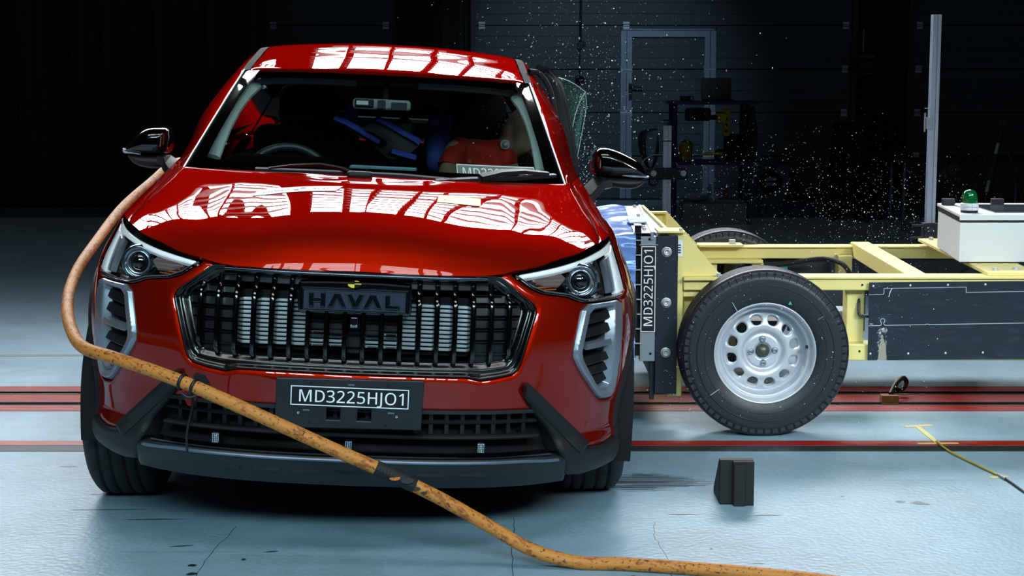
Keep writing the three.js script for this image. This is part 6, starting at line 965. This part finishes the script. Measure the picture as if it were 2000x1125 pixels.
// ---------------------------------------------------------------- flying fragments of the side window
{
  const r = rng(99), g = () => (r() + r() + r() + r() - 2) / 1.15, q = new THREE.Quaternion(), e = new THREE.Euler(), m4 = new THREE.Matrix4();
  const mats = [phy({ color: 0xdcebea, roughness: 0.15, clearcoat: 1 }), phy({ color: 0xc3d8dc, roughness: 0.25, clearcoat: 1 })];
  const shapes = [0, 1, 2, 3].map((k) => { const s = new THREE.IcosahedronGeometry(1, 0), p = s.attributes.position, h = rng(40 + k), mp = new Map(); for (let i = 0; i < p.count; i++) { const key = [p.getX(i), p.getY(i), p.getZ(i)].map((c) => c.toFixed(3)).join(); if (!mp.has(key)) mp.set(key, [0.6 + 0.8 * h(), 0.5 + 0.5 * h(), 0.6 + 0.8 * h()]); const c = mp.get(key); p.setXYZ(i, p.getX(i) * c[0] * 1.2, p.getY(i) * c[1], p.getZ(i) * c[2]); } s.computeVertexNormals(); return s; });
  const spots = [];
  const put = (x, y, z, s) => spots.push([x, y, z, s]);
  for (let i = 0; i < 1100; i++) { const a = Math.pow(r(), 0.7), x = 0.30 + g() * 0.42 * (0.5 + a), y = 1.46 + g() * 0.42, z = -1.25 + g() * 0.5; put(x, y, z, 0.0010 + 0.0022 * Math.pow(r(), 4)); }        // cloud over the window
  for (let i = 0; i < 420; i++) { const t = r(); put(0.28 + t * 0.02 + g() * 0.05, 1.40 - t * 0.55 + g() * 0.06, -1.22 + g() * 0.12, 0.0009 + 0.0018 * Math.pow(r(), 3)); } // along the torn edge
  for (let i = 0; i < 1700; i++) { const t = Math.pow(r(), 0.8); put(0.55 + t * 1.7, 0.98 - 0.30 * t + g() * 0.34, -1.6 - r() * 1.6 + g() * 0.2, 0.0009 + 0.0018 * Math.pow(r(), 4)); } // spray over the trolley
  for (let i = 0; i < 500; i++) put(0.5 + r() * 1.1, 0.12 + r() * 0.7, -0.74 + r() * 0.35, 0.0008 + 0.0013 * Math.pow(r(), 4)); // in front of the wheel
  const list = spots.filter(([x, y, z]) => y > 0.02 && z < -0.1).sort((a, b) => b[3] - a[3]);
  const few = list.slice(0, 300), rest = list.slice(300);
  few.forEach(([x, y, z, s], i) => {
    const m = new THREE.Mesh(shapes[i % 4], mats[i % 2]); m.name = numbered('glass_fragment'); m.position.set(x, y, z); m.rotation.set(r() * 6, r() * 6, r() * 6); m.scale.setScalar(s * 1.15); m.castShadow = m.receiveShadow = true; scene.add(m);
    tag(m, 'small white crumb of shattered side glass flying in the air beside the car', 'glass fragment', 'flying glass fragments');
  });
  const inst = new THREE.InstancedMesh(shapes[0], mats[0], rest.length); inst.name = 'glass_dust'; inst.castShadow = inst.receiveShadow = true;
  rest.forEach(([x, y, z, s], i) => inst.setMatrixAt(i, m4.compose(v(x, y, z), q.setFromEuler(e.set(r() * 6, r() * 6, r() * 6)), v(s, s, s))));
  tag(inst, 'cloud of tiny glass crumbs bursting from the broken side window', 'glass fragments', null, 'stuff'); scene.add(inst);
}
// dim work lamp hung from the ceiling, aimed at the sectional door
{
  const w = thing('work_light', 'small work lamp hung from the ceiling, aimed at the sectional door', 'light', [0.6, 5.6, -4.6]);
  part('lamp_housing', [cyl(0.10, 0.07, 0.16, 0, 0.0, 0.02, 'z', 28), cyl(0.012, 0.012, 1.9, 0, 1.0, 0.06)], std(0x0c0c0d, 0.6), w); part('lamp_face', cyl(0.088, 0.088, 0.006, 0, 0, -0.065, 'z', 28), std(0, 0.5, 0, { emissive: 0xcfe2ff, emissiveIntensity: 1 }), w);
  const L = new THREE.SpotLight(new THREE.Color(0.55, 0.8, 1.0), 75, 0, rad(13), 1); L.position.set(0, 0, -0.08); L.target.position.set(0.35, -4.5, -9.1); L.shadow.radius = 3; L.castShadow = true; w.add(L, L.target);
}
renderer.render(scene, camera);
